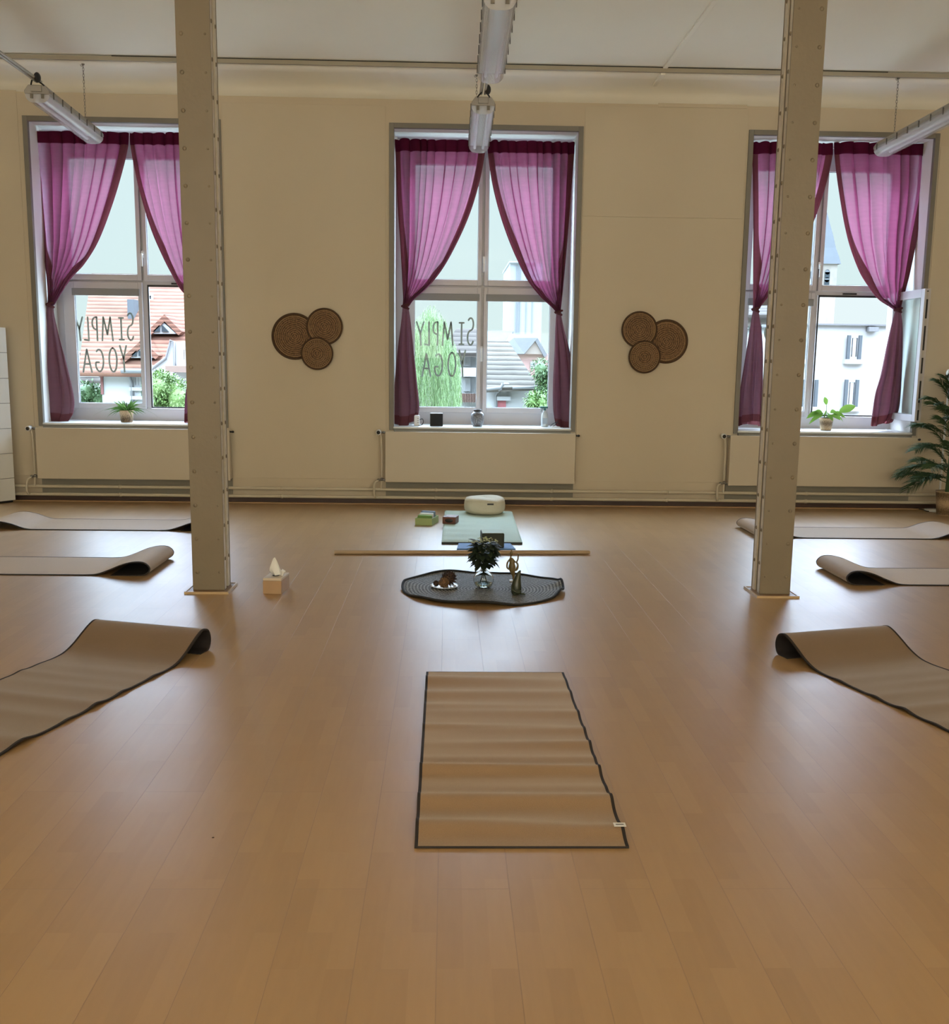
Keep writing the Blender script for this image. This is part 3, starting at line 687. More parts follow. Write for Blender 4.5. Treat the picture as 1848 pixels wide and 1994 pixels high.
# ------------------------------------------------------------------ wall baskets
def baskets(name, label, discs):
    R = empty(name, (0, 0, 0)); tag(R, label, 'wall decoration', 'woven disc decorations')
    for q, (px, py, r_, kind) in enumerate(discs):
        p = at(px, py, Y1-.03); yb = Y1-.012-.016*q; p.y = 0
        D = MB().lathe([(.001, .012), (r_*.25, .010), (r_*.5, .012), (r_*.6, .016), (r_*.8, .010), (r_*.93, .012), (r_*.93, .0), (.001, .0)], (0, 0, 0), 48)
        D.build('woven_disc', M_wicker, R, loc=(p.x, yb, p.z), rot=(pi/2, 0, 0))
        E_ = MB(); pts = [(r_*.955*cos(2*pi*i_/48), r_*.955*sin(2*pi*i_/48), .007) for i_ in range(49)]
        E_.tube(pts, r_*.055, 8, cap=False)
        E_.build('rim', M_wickerrim, R, loc=(p.x, yb, p.z), rot=(pi/2, 0, 0))
        for rad, m_r, nm_ in ((.86, mat('pale_straw', (.36, .23, .115), .7, .2, 60), 'light_ring'), (.60, M_wickerrim, 'dark_ring')):
            MB().tube([(r_*rad*cos(2*pi*i_/48), r_*rad*sin(2*pi*i_/48), .011) for i_ in range(49)], r_*.018, 6, cap=False).build(nm_, m_r, R, loc=(p.x, yb, p.z), rot=(pi/2, 0, 0))
        G = MB(); rr = random.Random(q)
        if kind == 'spoke':
            for i_ in range(40):
                a = 2*pi*i_/40; G.tube([(r_*.42*cos(a), r_*.42*sin(a), .016), (r_*.82*cos(a+.05), r_*.82*sin(a+.05), .018)], .0022, 5)
        else:
            for rad in (.70, .78):
                for i_ in range(64):
                    a = 2*pi*(i_+.5*(rad > .75))/64; G.ball((r_*rad*cos(a), r_*rad*sin(a), .013), .0035, 4)
        G.build('stitching', mat('pale_straw', (.36, .23, .115), .7, .2, 60), R, loc=(p.x, yb, p.z), rot=(pi/2, 0, 0))
    return R
baskets('woven_wall_baskets', 'cluster of three brown woven discs on the wall left of the middle window', [(573.5, 655, .222, 'dot'), (632, 636, .176, 'dot'), (618, 688.5, .156, 'spoke')])
baskets('woven_wall_baskets', 'cluster of three brown woven discs on the wall right of the middle window', [(1298, 665, .212, 'dot'), (1245, 642, .176, 'dot'), (1254.5, 695, .158, 'spoke')])

# ------------------------------------------------------------------ yoga mats
def yoga_mat(label, origin, ang, length, width, prof, wav=None, fabric=None):
    """profile (s,z) of the mat's centre line, extruded across; origin = mid of the s=0 end, ang = direction of +s"""
    R = empty('yoga_mat', (origin[0], origin[1], 0), ang); tag(R, label, 'yoga mat', 'tan yoga mats on the floor')
    th = .0055
    P = spline([(s, 0, z) for s, z in prof], 10); acc = [0]
    for a, b_ in zip(P, P[1:]): acc.append(acc[-1]+(b_-a).length)
    nrm = []
    for i_ in range(len(P)):
        t = (P[min(i_+1, len(P)-1)]-P[max(i_-1, 0)]).normalized(); nrm.append(Vector((-t.z, 0, t.x)))
    def pt(i_, v, off):
        p = P[i_]; n_ = nrm[i_]; z = 0
        if wav: z = wav(p.x, v)
        return (p.x+n_.x*off, (v-.5)*width, p.z+n_.z*off+z)
    nv = 24; NI = len(P); bw = .011
    vv = [0, bw/width*.9]+[j/nv for j in range(1, nv)]+[1-bw/width*.9, 1]
    inner = vv[1:-1]
    def strip(b, vs_, off, flip=False, rng=None):
        rng = rng or (0, NI-1); o = []
        for i_ in range(rng[0], rng[1]+1): o += [pt(i_, v, off) for v in vs_]
        m_ = len(vs_); fs = [(i_*m_+j, i_*m_+j+1, (i_+1)*m_+j+1, (i_+1)*m_+j) for i_ in range(rng[1]-rng[0]) for j in range(m_-1)]
        if flip: fs = [f[::-1] for f in fs]
        b.add(o, fs, True)
    # slab = fabric top + dark backing with bound edge
    b = MB(); strip(b, vv[1:-1], th+.0006); b.build('fabric_top', fabric or M_mat, R)
    b = MB(); strip(b, vv, 0, True); strip(b, vv[:2], th+.0016); strip(b, vv[-2:], th+.0016); strip(b, vv, th-.001)
    for v in (0, 1):
        o = []
        for i_ in range(NI): o += [pt(i_, v, 0), pt(i_, v, th+.0016)]
        b.add(o, [(2*i_, 2*i_+1, 2*i_+3, 2*i_+2) for i_ in range(NI-1)], True)
    for i_ in (0, NI-1):
        o = [];
        for v in vv: o += [pt(i_, v, 0), pt(i_, v, th+.0016)]
        b.add(o, [(2*j, 2*j+1, 2*j+3, 2*j+2) for j in range(len(vv)-1)])
    # end binding strips on top
    for e, d in ((0, 1), (NI-1, -1)):
        q = e
        while 0 <= q < NI and abs(acc[q]-acc[e]) < .012: q += d
        # interpolated narrow strip
        f_ = .012/max(1e-6, abs(acc[e+d]-acc[e]))
        A = [Vector(pt(e, v, th+.0018)) for v in vv]; B = [Vector(pt(e+d, v, th+.0018)) for v in vv]
        f_ = min(f_, 1); Bm = [a+(c-a)*f_ for a, c in zip(A, B)]
        m_ = len(vv); b.add(A+Bm, [(j, j+1, m_+j+1, m_+j) for j in range(m_-1)], True)
    b.build('backing', M_matb, R)
    return R
def w_mid(s, v):
    # waves across the mat, s from the near end; individually shaped ridges
    z = 0
    for c, wd, h, tilt, a, bb in ((.11, .045, .012, .02, 1, -.9), (.14, .05, .013, -.03, -.2, 1.2), (.315, .05, .015, .0, .95, .1), (.42, .04, .004, 0, 1, -.8), (.58, .038, .0135, .0, .75, .35),
                                  (.69, .03, .003, 0, 1, -.5), (.83, .038, .009, .01, 1.0, -.9), (.98, .035, .006, 0, 1, -1), (1.02, .03, .006, 0, .1, .8), (1.18, .045, .007, .02, 1, -.6), (1.26, .04, .006, .0, .2, .8), (1.42, .05, .008, -.02, .7, .4), (1.60, .06, .012, 0, .3, .9)):
        e = (s-c-tilt*(v-.5))/wd; z += 1.7*h*math.exp(-e*e)*max(0, min(1.15, a+bb*v))
    lim = min(1, max(0, (s)/.03))*min(1, max(0, (1.745-s)/.03))
    return z*lim+.0008
n_ = 150
m0 = yoga_mat('tan yoga mat lying flat with ripples in the centre foreground', (.231, 2.865), radians(90), 1.745, .628, [(i_*1.745/n_, 0.0) for i_ in range(n_+1)], wav=w_mid)
pl = fl(1206, 1624)
b = MB().box(-.013, .013, -.018, .018, 0, .001); b.box(-.003, .003, -.012, .012, .001, .0013, 1)
_lab = b.build('care_label', [M_white, mat('label_print', (.12, .12, .12), .6)], m0); 
_lab.location = ((pl.y-2.865), -(pl.x-.231), w_mid(pl.y-2.865, .5-(pl.x-.231)/.628)+.009); _lab.rotation_euler = (0, 0, 0)
flat = lambda a, b_, st=.06: [(a+(b_-a)*i_/max(1, int((b_-a)/st)), 0.0) for i_ in range(int((b_-a)/st)+1)]
# drooping curl (near pair): rises like a ramp, crest, falls to the floor
curl = lambda L: [(L-.36, .0), (L-.29, .008), (L-.22, .032), (L-.15, .068), (L-.09, .097), (L-.045, .108), (L-.008, .094), (L+.008, .055), (L-.004, .016), (L-.035, .004), (L-.09, .004)]
def w_side(s, v):
    z = 0
    for c, wd, h, a, bb in ((.35, .07, .014, .3, .8), (.62, .05, .010, .9, -.4), (.80, .05, .012, .8, .1), (.98, .045, .007, .2, .7), (1.1, .04, .006, .9, -.8), (1.22, .05, .006, .3, .5)):
        e = (s-c)/wd; z += h*math.exp(-e*e)*max(0, a+bb*v)
    return z+.0005
L3 = 1.70
u3 = Vector((.290, .957)); n3 = Vector((.957, -.290))
far = u3*4.93*1.0
def place(u, nrm_, su, sn, L): o = u*(su-L)+nrm_*sn; return (o.x, o.y)
ptsf = Vector((-1.043, 4.95)); su = ptsf.dot(u3)-.0; sn = (Vector((-1.574, 3.582)).dot(n3)+Vector((-1.937, 4.455)).dot(n3))/2
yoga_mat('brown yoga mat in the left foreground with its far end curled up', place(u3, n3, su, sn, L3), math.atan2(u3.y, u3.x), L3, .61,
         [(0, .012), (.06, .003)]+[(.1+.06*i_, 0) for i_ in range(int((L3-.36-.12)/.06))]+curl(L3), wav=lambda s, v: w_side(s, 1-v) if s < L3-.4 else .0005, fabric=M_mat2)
u4 = Vector((-.284, .959)); n4 = Vector((.959, .284))
ptsf = Vector((1.60, 4.95)); su = ptsf.dot(u4); sn = (2.978+3.590)/2
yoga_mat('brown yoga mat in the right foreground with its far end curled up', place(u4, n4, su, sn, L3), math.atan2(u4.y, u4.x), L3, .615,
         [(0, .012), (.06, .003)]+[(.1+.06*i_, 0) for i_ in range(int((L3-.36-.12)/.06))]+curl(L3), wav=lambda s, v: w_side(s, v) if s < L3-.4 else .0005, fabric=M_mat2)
# folded-under loop (second and back rows)
loop = lambda L, h: [(L-.42, .0), (L-.34, .006), (L-.26, h*.38), (L-.17, h*.80), (L-.09, h), (L-.03, h*.93), (L+.0, h*.55), (L-.025, h*.16), (L-.09, .006), (L-.17, .004), (L-.25, .004)]
def rowmat(lab, xe, y0, y1, left, h=.085, L=1.66, hump=None):
    # xe = x of the loop's outer end; left=True: mat runs towards -x from xe
    pr = [(0, .0)]+[(.06*i_, 0) for i_ in range(1, int((L-.44)/.06)+1)]+loop(L, h)
    if hump: pr = [(0, .018), (.08, .05), (.17, .062), (.27, .045), (.36, .014), (.42, .002)]+[(.48+.06*i_, 0) for i_ in range(int((L-.44-.48)/.06)+1)]+loop(L, h)
    a = 0 if left else pi
    ox = xe-L if left else xe+L
    yoga_mat(lab, (ox, (y0+y1)/2), a, L, (y1-y0), pr, wav=lambda s, v: .0006)
rowmat('tan yoga mat at the left edge, second from the wall, end folded in a loop', -1.925, 6.73, 7.34, True, .088, L=1.7)
rowmat('tan yoga mat at the left nearest the window wall, ending behind the column', -1.93, 8.55, 9.13, True, .075, L=1.9, hump=True)
rowmat('tan yoga mat at the right edge, second from the wall, end folded in a loop', 2.615, 6.61, 7.18, False, .088, L=1.7)
rowmat('tan yoga mat at the right nearest the window wall, crossing behind the column', 2.56, 8.46, 9.04, False, .075, L=1.9, hump=True)

# ------------------------------------------------------------------ centre piece: rug and its objects
RC = Vector((.235, 6.41, 0)); RR_ = .502
def rug_z(x, y):
    r_ = math.hypot(x, y); a = math.atan2(y, x); e = max(0, (r_-.30)/.2)
    z = .004+e*e*(.010+.012*sin(3*a+.8)+.006*sin(7*a))
    z += .030*math.exp(-((a+.35)/.16)**2)*e*e + .022*math.exp(-((a-.12)/.10)**2)*e*e + .016*math.exp(-((abs(a)-pi+.1)/.2)**2)*e
    return max(.004, z)
R = empty('round_rug', RC); tag(R, 'black braided round rug in the middle of the floor under the vase', 'rug')
MB().grid(lambda u, v: (RR_*v*cos(2*pi*u), RR_*.97*v*sin(2*pi*u), rug_z(RR_*v*cos(2*pi*u), RR_*v*sin(2*pi*u))), 120, 40).build('braided_surface', M_rug, R)
pts = [(RR_*cos(2*pi*i_/120), RR_*.97*sin(2*pi*i_/120), rug_z(RR_*cos(2*pi*i_/120), RR_*sin(2*pi*i_/120))-.001+.004) for i_ in range(121)]
MB().tube(pts, .0075, 8, cap=False).build('braided_edge', M_rugedge, R)
def rz_at(x, y): return rug_z(x-RC.x, y-RC.y)

# glass vase with water, stems and bouquet
vx, vy = .24, 6.44; vz = rz_at(vx, vy)+.001
M_vglass = mat('vase_glass', (.92, .96, .96), .02, 0, 3); M_vglass.node_tree.nodes['Principled BSDF'].inputs['Transmission Weight'].default_value = 1; M_vglass.node_tree.nodes['Principled BSDF'].inputs['IOR'].default_value = 1.3
R = empty('glass_vase', (vx, vy, vz)); tag(R, 'round clear glass vase standing on the black rug', 'vase')
outer = [(.0, 0), (.035, 0), (.052, .012), (.065, .042), (.063, .068), (.048, .092), (.024, .108), (.018, .118), (.018, .145), (.026, .150), (.026, .155), (.015, .155), (.0155, .118), (.021, .106), (.045, .090), (.060, .067), (.062, .042), (.050, .015), (.034, .004), (.0, .004)]
MB().lathe(outer, n=36).build('glass_body', M_vglass, R)
M_water = mat('vase_water', (.75, .88, .87), .02, 0, 3); M_water.node_tree.nodes['Principled BSDF'].inputs['Transmission Weight'].default_value = 1; M_water.node_tree.nodes['Principled BSDF'].inputs['IOR'].default_value = 1.2
MB().lathe([(0, .0045), (.032, .0045), (.048, .016), (.0555, .03), (0, .03)], n=32).build('water', M_water, R)
R = empty('flower_bouquet', (vx, vy, vz)); tag(R, 'dark leafy bouquet with small pale flowers in the glass vase', 'bouquet')
M_stem = mat('dark_green_stem', (.03, .05, .02), .6); M_leafd = mat('dark_green_leaf', (.018, .032, .015), .55, .4, 30); M_flow = mat('pale_green_flower', (.62, .66, .42), .6, .2, 40)
b = MB()
for q in range(7):
    a = q*2.4; b.tube(spline([(.03*cos(a), .03*sin(a), .012), (.004*cos(a), .004*sin(a), .10), (.010*cos(a+2.8), .010*sin(a+2.8), .165), (.05*cos(a+2.8), .05*sin(a+2.8), .24)], 5), .0016, 6)
b.build('stems', M_stem, R)
def leaf(b, base, d, L, wd, droop=.3, up=Vector((0, 0, 1)), n=6, fold=.15):
    Z_ = Vector((0, 0, 1))
    d = Vector(d).normalized(); side = d.cross(up)
    side = side.normalized() if side.length > 1e-4 else Vector((1, 0, 0))
    nn = side.cross(d).normalized(); p = Vector(base); vs = []; fs = []
    for i_ in range(n+1):
        t = i_/n; ww = wd*sin(pi*min(.98, .06+t*.94))**.75 if t < 1 else .0005
        c = p+d*(L*t)-Z_*(droop*L*t*t)
        vs += [c-side*ww/2+nn*fold*ww, c, c+side*ww/2+nn*fold*ww]
    for i_ in range(n):
        o = 3*i_; fs += [(o, o+1, o+4, o+3), (o+1, o+2, o+5, o+4)]
    b.add(vs, fs, True)
b = MB(); rr = random.Random(3)
for q in range(210):
    h = rr.uniform(.145, .29); k_ = (h-.145)/.145; rad = .012+.085*sin(pi*min(1, k_*.72+.08)); a = rr.uniform(0, 2*pi)
    base = (rad*.5*cos(a), rad*.5*sin(a), h); d = (cos(a), sin(a), rr.uniform(-.55, .5))
    leaf(b, base, d, rr.uniform(.045, .075), rr.uniform(.030, .044), rr.uniform(0, .35), n=4)
b.build('foliage', M_leafd, R)
b = MB()
for q in range(60):
    a = rr.uniform(0, 2*pi); r_ = rr.uniform(.0, .10); c0 = (r_*cos(a), r_*sin(a)*.9, rr.uniform(.295, .325)-r_*.25)
    for i_ in range(5):
        t = 2*pi*i_/5+a; leaf(b, c0, (cos(t), sin(t), .5), .010, .006, 0, n=2)
    b.ball(c0, .0025, 4)
b.build('blossoms', M_flow, R)

# plate with pine cones
px_, py_ = -.005, 6.43; pz_ = rz_at(px_, py_)
R = empty('glass_plate', (px_, py_, pz_+.001)); tag(R, 'small shallow glass plate on the rug holding the pine cones', 'plate')
MB().lathe([(0, .0), (.05, .0), (.075, .006), (.088, .013), (.0885, .015), (.074, .009), (.05, .003), (0, .003)], n=40).build('dish', mat('plate_pale_glass', (.75, .76, .76), .12, .02, 5), R)
M_cone1 = mat('dark_pine_cone', (.055, .028, .017), .7, .4, 80); M_cone2 = mat('brown_pine_cone', (.19, .105, .05), .7, .3, 80)
def cone(lab, loc, r_, m_, tilt):
    R = empty('pine_cone', loc); tag(R, lab, 'pine cone', 'pine cones on the plate'); R.rotation_euler = tilt
    b = MB().ball((0, 0, 0), r_*.72, 10, (1, 1, 1.1)); rr = random.Random(int(r_*1e4))
    for i_ in range(70):
        t = (i_+.5)/70; ph = i_*2.39996; z = 1-2*t; q = math.sqrt(max(0, 1-z*z)); n_ = Vector((q*cos(ph), q*sin(ph), z))
        c = n_*r_*.68; leaf(b, c, (n_+Vector((0, 0, .6))).normalized(), r_*.42, r_*.30, -.1, n=2, fold=.3)
    b.build('scales', m_, R, solid=.0012)
cone('large dark pine cone at the back of the plate', (px_+.026, py_+.026, pz_+.052), .050, M_cone1, (.5, .6, 0))
cone('brown pine cone in the middle of the plate', (px_-.004, py_-.036, pz_+.038), .034, M_cone2, (1.2, 0, .3))
cone('smallest pine cone at the left of the plate', (px_-.052, py_-.01, pz_+.027), .020, M_cone1, (.9, -.5, 0))

# figurines
M_fig = mat('bronze_gold_glaze', (.17, .12, .045), .28, .25, 25); M_fig2 = mat('dark_green_glaze', (.035, .045, .025), .28, .3, 25)
fx, fy = .432, 6.63; fz = rz_at(fx, fy)
R = empty('dancer_figurine', (fx, fy, fz)); tag(R, 'bronze yoga figurine balancing on one leg on a small base, arm raised', 'figurine')
MB().lathe([(0, 0), (.026, 0), (.026, .010), (0, .012)], n=4).build('base', mat('pale_figurine_base', (.45, .44, .42), .4), R, rot=(0, 0, pi/4), bevel=.002)
b = MB().tube(spline([(.008, 0, .010), (.007, 0, .045), (.000, 0, .078), (-.002, 0, .11), (-.003, 0, .135), (-.012, 0, .158), (-.008, 0, .172)], 5), [.004+.0*i_ for i_ in range(1)]*0 or [.0045, .005, .006, .0075, .009, .011, .013, .015, .017, .019, .021, .023, .024, .024, .023, .021, .019, .018, .018, .018, .018, .017, .015, .012, .009, .006, .005, .005, .005, .005, .005][:31], 12)
b.ball((-.008, 0, .186), .0125, 10, (.9, .9, 1.15)); b.ball((-.007, .004, .203), .006, 6)
b.build('body', M_fig, R)
b = MB().tube(spline([(.000, 0, .150), (.022, 0, .128), (.034, 0, .145), (.036, 0, .165), (.038, 0, .182)], 5), .0048, 8)
b.tube(spline([(-.014, 0, .150), (-.032, -.002, .125), (-.034, -.004, .095), (-.02, -.010, .082)], 5), .0055, 8); b.build('arms', M_fig, R)
b = MB().tube(spline([(.0, 0, .085), (.026, -.006, .080), (.034, -.008, .11), (.026, -.004, .128)], 5), [.009]*5+[.008]*5+[.0065]*5+[.005], 8); b.build('bent_leg', M_fig, R)
gx, gy = .435, 6.245; gz = rz_at(gx, gy)
R = empty('hooded_figurine', (gx, gy, gz)); tag(R, 'dark green seated figurine with a tall pointed top on the front of the rug', 'figurine')
b = MB()
pts = [Vector(p) for p in [(0, 0, .004), (-.001, 0, .02), (-.001, 0, .045), (.0, 0, .07), (.004, 0, .095), (.010, 0, .118), (.014, 0, .136), (.022, 0, .152)]]
sp = spline(pts, 4); rad = [smooth_interp([(0, .026), (.15, .032), (.35, .030), (.5, .025), (.7, .016), (.85, .0105), (.95, .006), (1, .002)], i_/(len(sp)-1)) for i_ in range(len(sp))]
b.tube(sp, rad, 14); b.build('hooded_body', M_fig2, R)
b = MB().ball((.014, -.020, .022), .014, 8, (1.1, .9, .8)).ball((.034, -.024, .010), .010, 8, (1.5, .9, .8)).ball((.046, -.020, .008), .007, 6, (1.4, 1, .8)).tube(spline([(-.026, -.006, .06), (-.024, -.024, .035), (.0, -.034, .022), (.02, -.03, .020)], 4), .007, 8)
b.build('folded_legs', M_fig2, R)

# wooden pole
pa, pb = Vector((-.812, 7.565, .0165)), Vector((1.075, 7.648, .0165))
M_pole = mat('pale_wood_pole', (.40, .29, .18), .5, .15, 6, .1, 60, stretch=(1, 12, 12))
R = empty('wooden_pole', (pa+pb)/2); R.location.z = 0; tag(R, 'long round wooden pole lying across the floor behind the rug', 'pole')
h_ = (pb-pa)/2; h0 = Vector((0, 0, .0165))
b = MB().tube([h0-h_, h0+h_*.985, h0+h_], [.016, .016, .011], 16); b.build('shaft', M_pole, R)

# green quilted mat
gm = [(-.031, 8.035), (.600, 8.055), (.622, 9.765), (-.010, 9.775)]
M_gmat = mat('pale_green_cotton', (.50, .60, .50), .85, .08, 14, .5, 55, stretch=(1, 4, 1))
b = MB()
def gmz(u, v): return .026+.003*sin(v*42)*(.5+.5*sin(u*5+1)) - .008*(1-min(1, min(u, 1-u, v, 1-v)/.02))
def gmp(u, v): 
    x = (gm[0][0]*(1-u)+gm[1][0]*u)*(1-v)+(gm[3][0]*(1-u)+gm[2][0]*u)*v; y = (gm[0][1]*(1-u)+gm[1][1]*u)*(1-v)+(gm[3][1]*(1-u)+gm[2][1]*u)*v
    return x, y
GC = (.3, 8.9)
R = empty('floor_mat', (GC[0], GC[1], 0)); tag(R, 'pale green padded floor mat lying under the round cream cushion', 'floor mat')
MB().grid(lambda u, v: (gmp(u, v)[0]-GC[0], gmp(u, v)[1]-GC[1], gmz(u, v)), 40, 90).build('quilted_top', M_gmat, R)
b = MB()
q4 = [gmp(u, v) for u, v in ((0, 0), (1, 0), (1, 1), (0, 1))]
b.add([(x-GC[0], y-GC[1], 0) for x, y in q4]+[(x-GC[0], y-GC[1], .018) for x, y in q4], [(0, 3, 2, 1)]+[(i_, (i_+1) % 4, (i_+1) % 4+4, i_+4) for i_ in range(4)])
b.build('dark_border', mat('dark_green_border', (.04, .05, .045), .8), R)

# round cream cushion
M_cush = mat('cream_cotton_cushion', (.62, .58, .46), .85, .05, 12, .3, 90)
cx_, cy2 = .358, 9.60
R = empty('meditation_cushion', (cx_, cy2, .027)); tag(R, 'round cream meditation cushion with a small dark label on the green mat', 'cushion')
def cush(u, v):
    a = 2*pi*u
    pr = [(0, 0), (.10, .0), (.155, .004), (.183, .03), (.190, .075), (.183, .120), (.165, .143), (.12, .153), (.06, .150), (0, .144)]
    t = v*(len(pr)-1); i_ = min(int(t), len(pr)-2); k_ = t-i_
    P4 = [pr[max(i_-1, 0)], pr[i_], pr[i_+1], pr[min(i_+2, len(pr)-1)]]
    cr = lambda q: .5*(2*P4[1][q]+(P4[2][q]-P4[0][q])*k_+(2*P4[0][q]-5*P4[1][q]+4*P4[2][q]-P4[3][q])*k_*k_+(3*P4[1][q]-P4[0][q]-3*P4[2][q]+P4[3][q])*k_**3)
    r_, z = max(0, cr(0)), cr(1)
    z += .012*sin(2*a+.4)*(v**3)*r_/.18 - .012*math.exp(-((a-5.4)/.35)**2)*v*r_/.18
    r_ *= 1+.008*sin(24*a)*math.exp(-((v-.62)/.12)**2)
    return (r_*cos(a), r_*sin(a), max(0, z))
MB().grid(cush, 96, 40).build('cover', M_cush, R)
MB().box(.01, .068, -.1935, -.1895, .098, .112).build('label_patch', mat('dark_label', (.03, .03, .03), .6), R, rot=(0, 0, radians(2)))
MB().tube([(.183*cos(q), .183*sin(q), .121+.012*sin(2*q+.4)*.35) for q in [2*pi*i_/60 for i_ in range(61)]], .0022, 6, cap=False).build('piping', M_cush, R)

# green box with cloths, brown box
M_gbox = mat('lime_green_plastic', (.36, .47, .20), .5, .05, 8); M_gd = mat('green_cloth', (.16, .30, .08), .8, .1, 20); M_wc = mat('white_cloth', (.70, .72, .68), .8, .05, 20); M_bc = mat('blue_grey_cloth', (.18, .24, .32), .8, .1, 20)
R = empty('green_storage_box', (-.165, 9.09, 0)); R.rotation_euler = (0, 0, radians(-14)); tag(R, 'small lime green open box left of the green mat', 'box')
b = MB().box(-.075, .075, -.115, .115, 0, .004); ring(b, -.075, .075, -.115, .115, .004, .004, .004, .004, 0, .062)
b.v = b.v[:8]+[(x, z_, y_) for x, y_, z_ in b.v[8:]]
b.build('box_shell', M_gbox, R)
for nm, m_, y, h, tl_, lab in (('folded_cloth', M_gd, -.07, .085, .10, 'folded green cloth at the front of the small lime box'), ('folded_cloth', M_wc, -.015, .095, -.12, 'folded white cloth in the middle of the small lime box'), ('folded_cloth', M_bc, .045, .105, -.1, 'folded blue grey cloth at the back of the small lime box')):
    o = MB().box(-.062, .062, -.022, .022, .005, h).build(nm, m_, loc=(-.165+y*.24, 9.09+y*.97, 0), rot=(0, 0, radians(-14)+tl_*.4), bevel=.008); tag(o, lab, 'cloth', 'cloths in the green box')
M_bbox = mat('red_brown_wood', (.13, .045, .028), .45, .2, 15)
bx = Vector((.042, 8.96, .027)); R = empty('brown_box', bx, radians(-12)); tag(R, 'small red-brown box with an oval opening on the left edge of the green mat', 'box')
MB().box(-.058, .058, -.07, .07, 0, .062).build('box_body', M_bbox, R, bevel=.004)
b = MB().lathe([(0, .002), (.010, .002), (.011, .0)], n=20); b.v = [(x*3.2, -.0715-z, .031+y*1.6) for x, y, z in b.v]; b.build('oval_opening', M_black, R)
b = MB().tube([(.041*cos(q), -.0718, .031+.0215*sin(q)) for q in [2*pi*i_/32 for i_ in range(33)]], .0018, 6, cap=False); b.build('oval_rim', mat('dark_red_rim', (.2, .05, .035), .4), R)
MB().box(-.04, .045, -.03, .04, .0622, .0632).build('lid_inset', mat('brown_lid_inset', (.25, .12, .08), .4), R)

# blue slab with speaker-like block
R = empty('blue_slab', (.305, 7.935, 0)); tag(R, 'flat blue slab on the floor in front of the green mat', 'foam slab')
b = MB(); sl = [(.085, 7.775), (.530, 7.790), (.505, 8.03), (.100, 8.02)]
b.add([(x-.305, y-7.935, 0) for x, y in sl]+[(x-.305, y-7.935, .014) for x, y in sl], [(0, 3, 2, 1), (4, 5, 6, 7)]+[(i_, (i_+1) % 4, (i_+1) % 4+4, i_+4) for i_ in range(4)])
b.build('slab_body', mat('blue_foam', (.10, .22, .45), .75, .05, 10), R, bevel=.002)
R = empty('dark_block', (.357, 7.86, .0142), radians(2)); tag(R, 'dark rounded block with a grey green top behind the bouquet', 'block')
MB().box(-.085, .085, -.055, .135, 0, .112).build('block_body', mat('dark_olive_block', (.018, .024, .016), .6), R, bevel=.008)
MB().box(-.080, .080, -.050, .130, .1121, .1145).build('top_pad', mat('grey_green_pad', (.42, .50, .38), .7), R, bevel=.001)

# tissue box
tp = Vector((-1.036, 6.32, 0)); R = empty('tissue_box', tp, radians(-6)); tag(R, 'wooden tissue box on the floor right of the left column', 'tissue box')
M_tb = mat('light_wood_veneer', (.42, .27, .15), .5, .15, 12)
MB().box(-.057, .057, -.095, .095, 0, .082).build('box_body', M_tb, R, bevel=.003)
MB().box(-.057, .057, -.095, .095, .0822, .098).build('lid', mat('pale_box_lid', (.62, .52, .40), .5), R, bevel=.003)
b = MB().lathe([(0, .0), (.022, .0), (.022, .001), (0, .001)], n=20, sq=(1, 1.6)); b.build('slot', M_black, R, loc=(0, 0, .0978))
def tis(u, v):
    t = v; a = u*2-1; return (.010+.030*a*(1+1.0*t)*(1 if t < .7 else 1-.55*(t-.7)/.3) + .012*t*sin(3*a), .014*sin(5*a+2*t)*(1-.3*t)-.01*t, .093+.100*t-.055*abs(a+.25)*t-.02*t*sin(4*a))
MB().grid(tis, 24, 14).build('tissue', mat('white_tissue', (.82, .82, .80), .9, .02, 10), R, solid=.0008)

# little dark speck / floor mark is a stain
o = MB().lathe([(0, .0), (.004, 0), (.003, .0012), (0, .0015)], tuple(fl(415, 1631)), 10).build('crumb', M_dark); tag(o, 'tiny dark crumb on the bare floor in the left foreground', 'crumb')

# ------------------------------------------------------------------ window sill objects
SZ = WZ0+.02
def sill_x(px, py=828, Y=10.62): return at(px, py, Y).x
M_blackbox = mat('matt_black_box', (.008, .008, .008), .5)
R = empty('black_cube', (sill_x(850), 10.6, SZ)); tag(R, 'small matt black cube on the sill of the middle window', 'speaker')
MB().box(-.064, .064, -.06, .06, .0, .128).build('cube_body', M_blackbox, R, bevel=.006)
MB().box(-.055, .055, -.0615, -.0602, .009, .119).build('front_mesh', mat('black_mesh', (.012, .012, .012), .8), R)
R = empty('ceramic_jar', (sill_x(929.5), 10.6, SZ)); tag(R, 'grey patterned ceramic jar on the sill of the middle window', 'jar')
M_jar = bpy.data.materials.new('grey_crackle_glaze'); M_jar.use_nodes = True; nt = M_jar.node_tree; p_ = nt.nodes['Principled BSDF']
vo = nt.nodes.new('ShaderNodeTexVoronoi'); vo.inputs['Scale'].default_value = 90; tq = nt.nodes.new('ShaderNodeTexCoord'); nt.links.new(tq.outputs['Object'], vo.inputs['Vector'])
cr_ = nt.nodes.new('ShaderNodeValToRGB'); cr_.color_ramp.elements[0].color = (.03, .03, .035, 1); cr_.color_ramp.elements[1].color = (.30, .30, .31, 1); nt.links.new(vo.outputs['Distance'], cr_.inputs[0]); nt.links.new(cr_.outputs[0], p_.inputs['Base Color']); p_.inputs['Roughness'].default_value = .35
MB().lathe([(0, 0), (.045, 0), (.047, .012), (.060, .03), (.066, .055), (.068, .095), (.062, .125), (.045, .142), (.036, .146)], n=32).build('jar_body', M_jar, R)
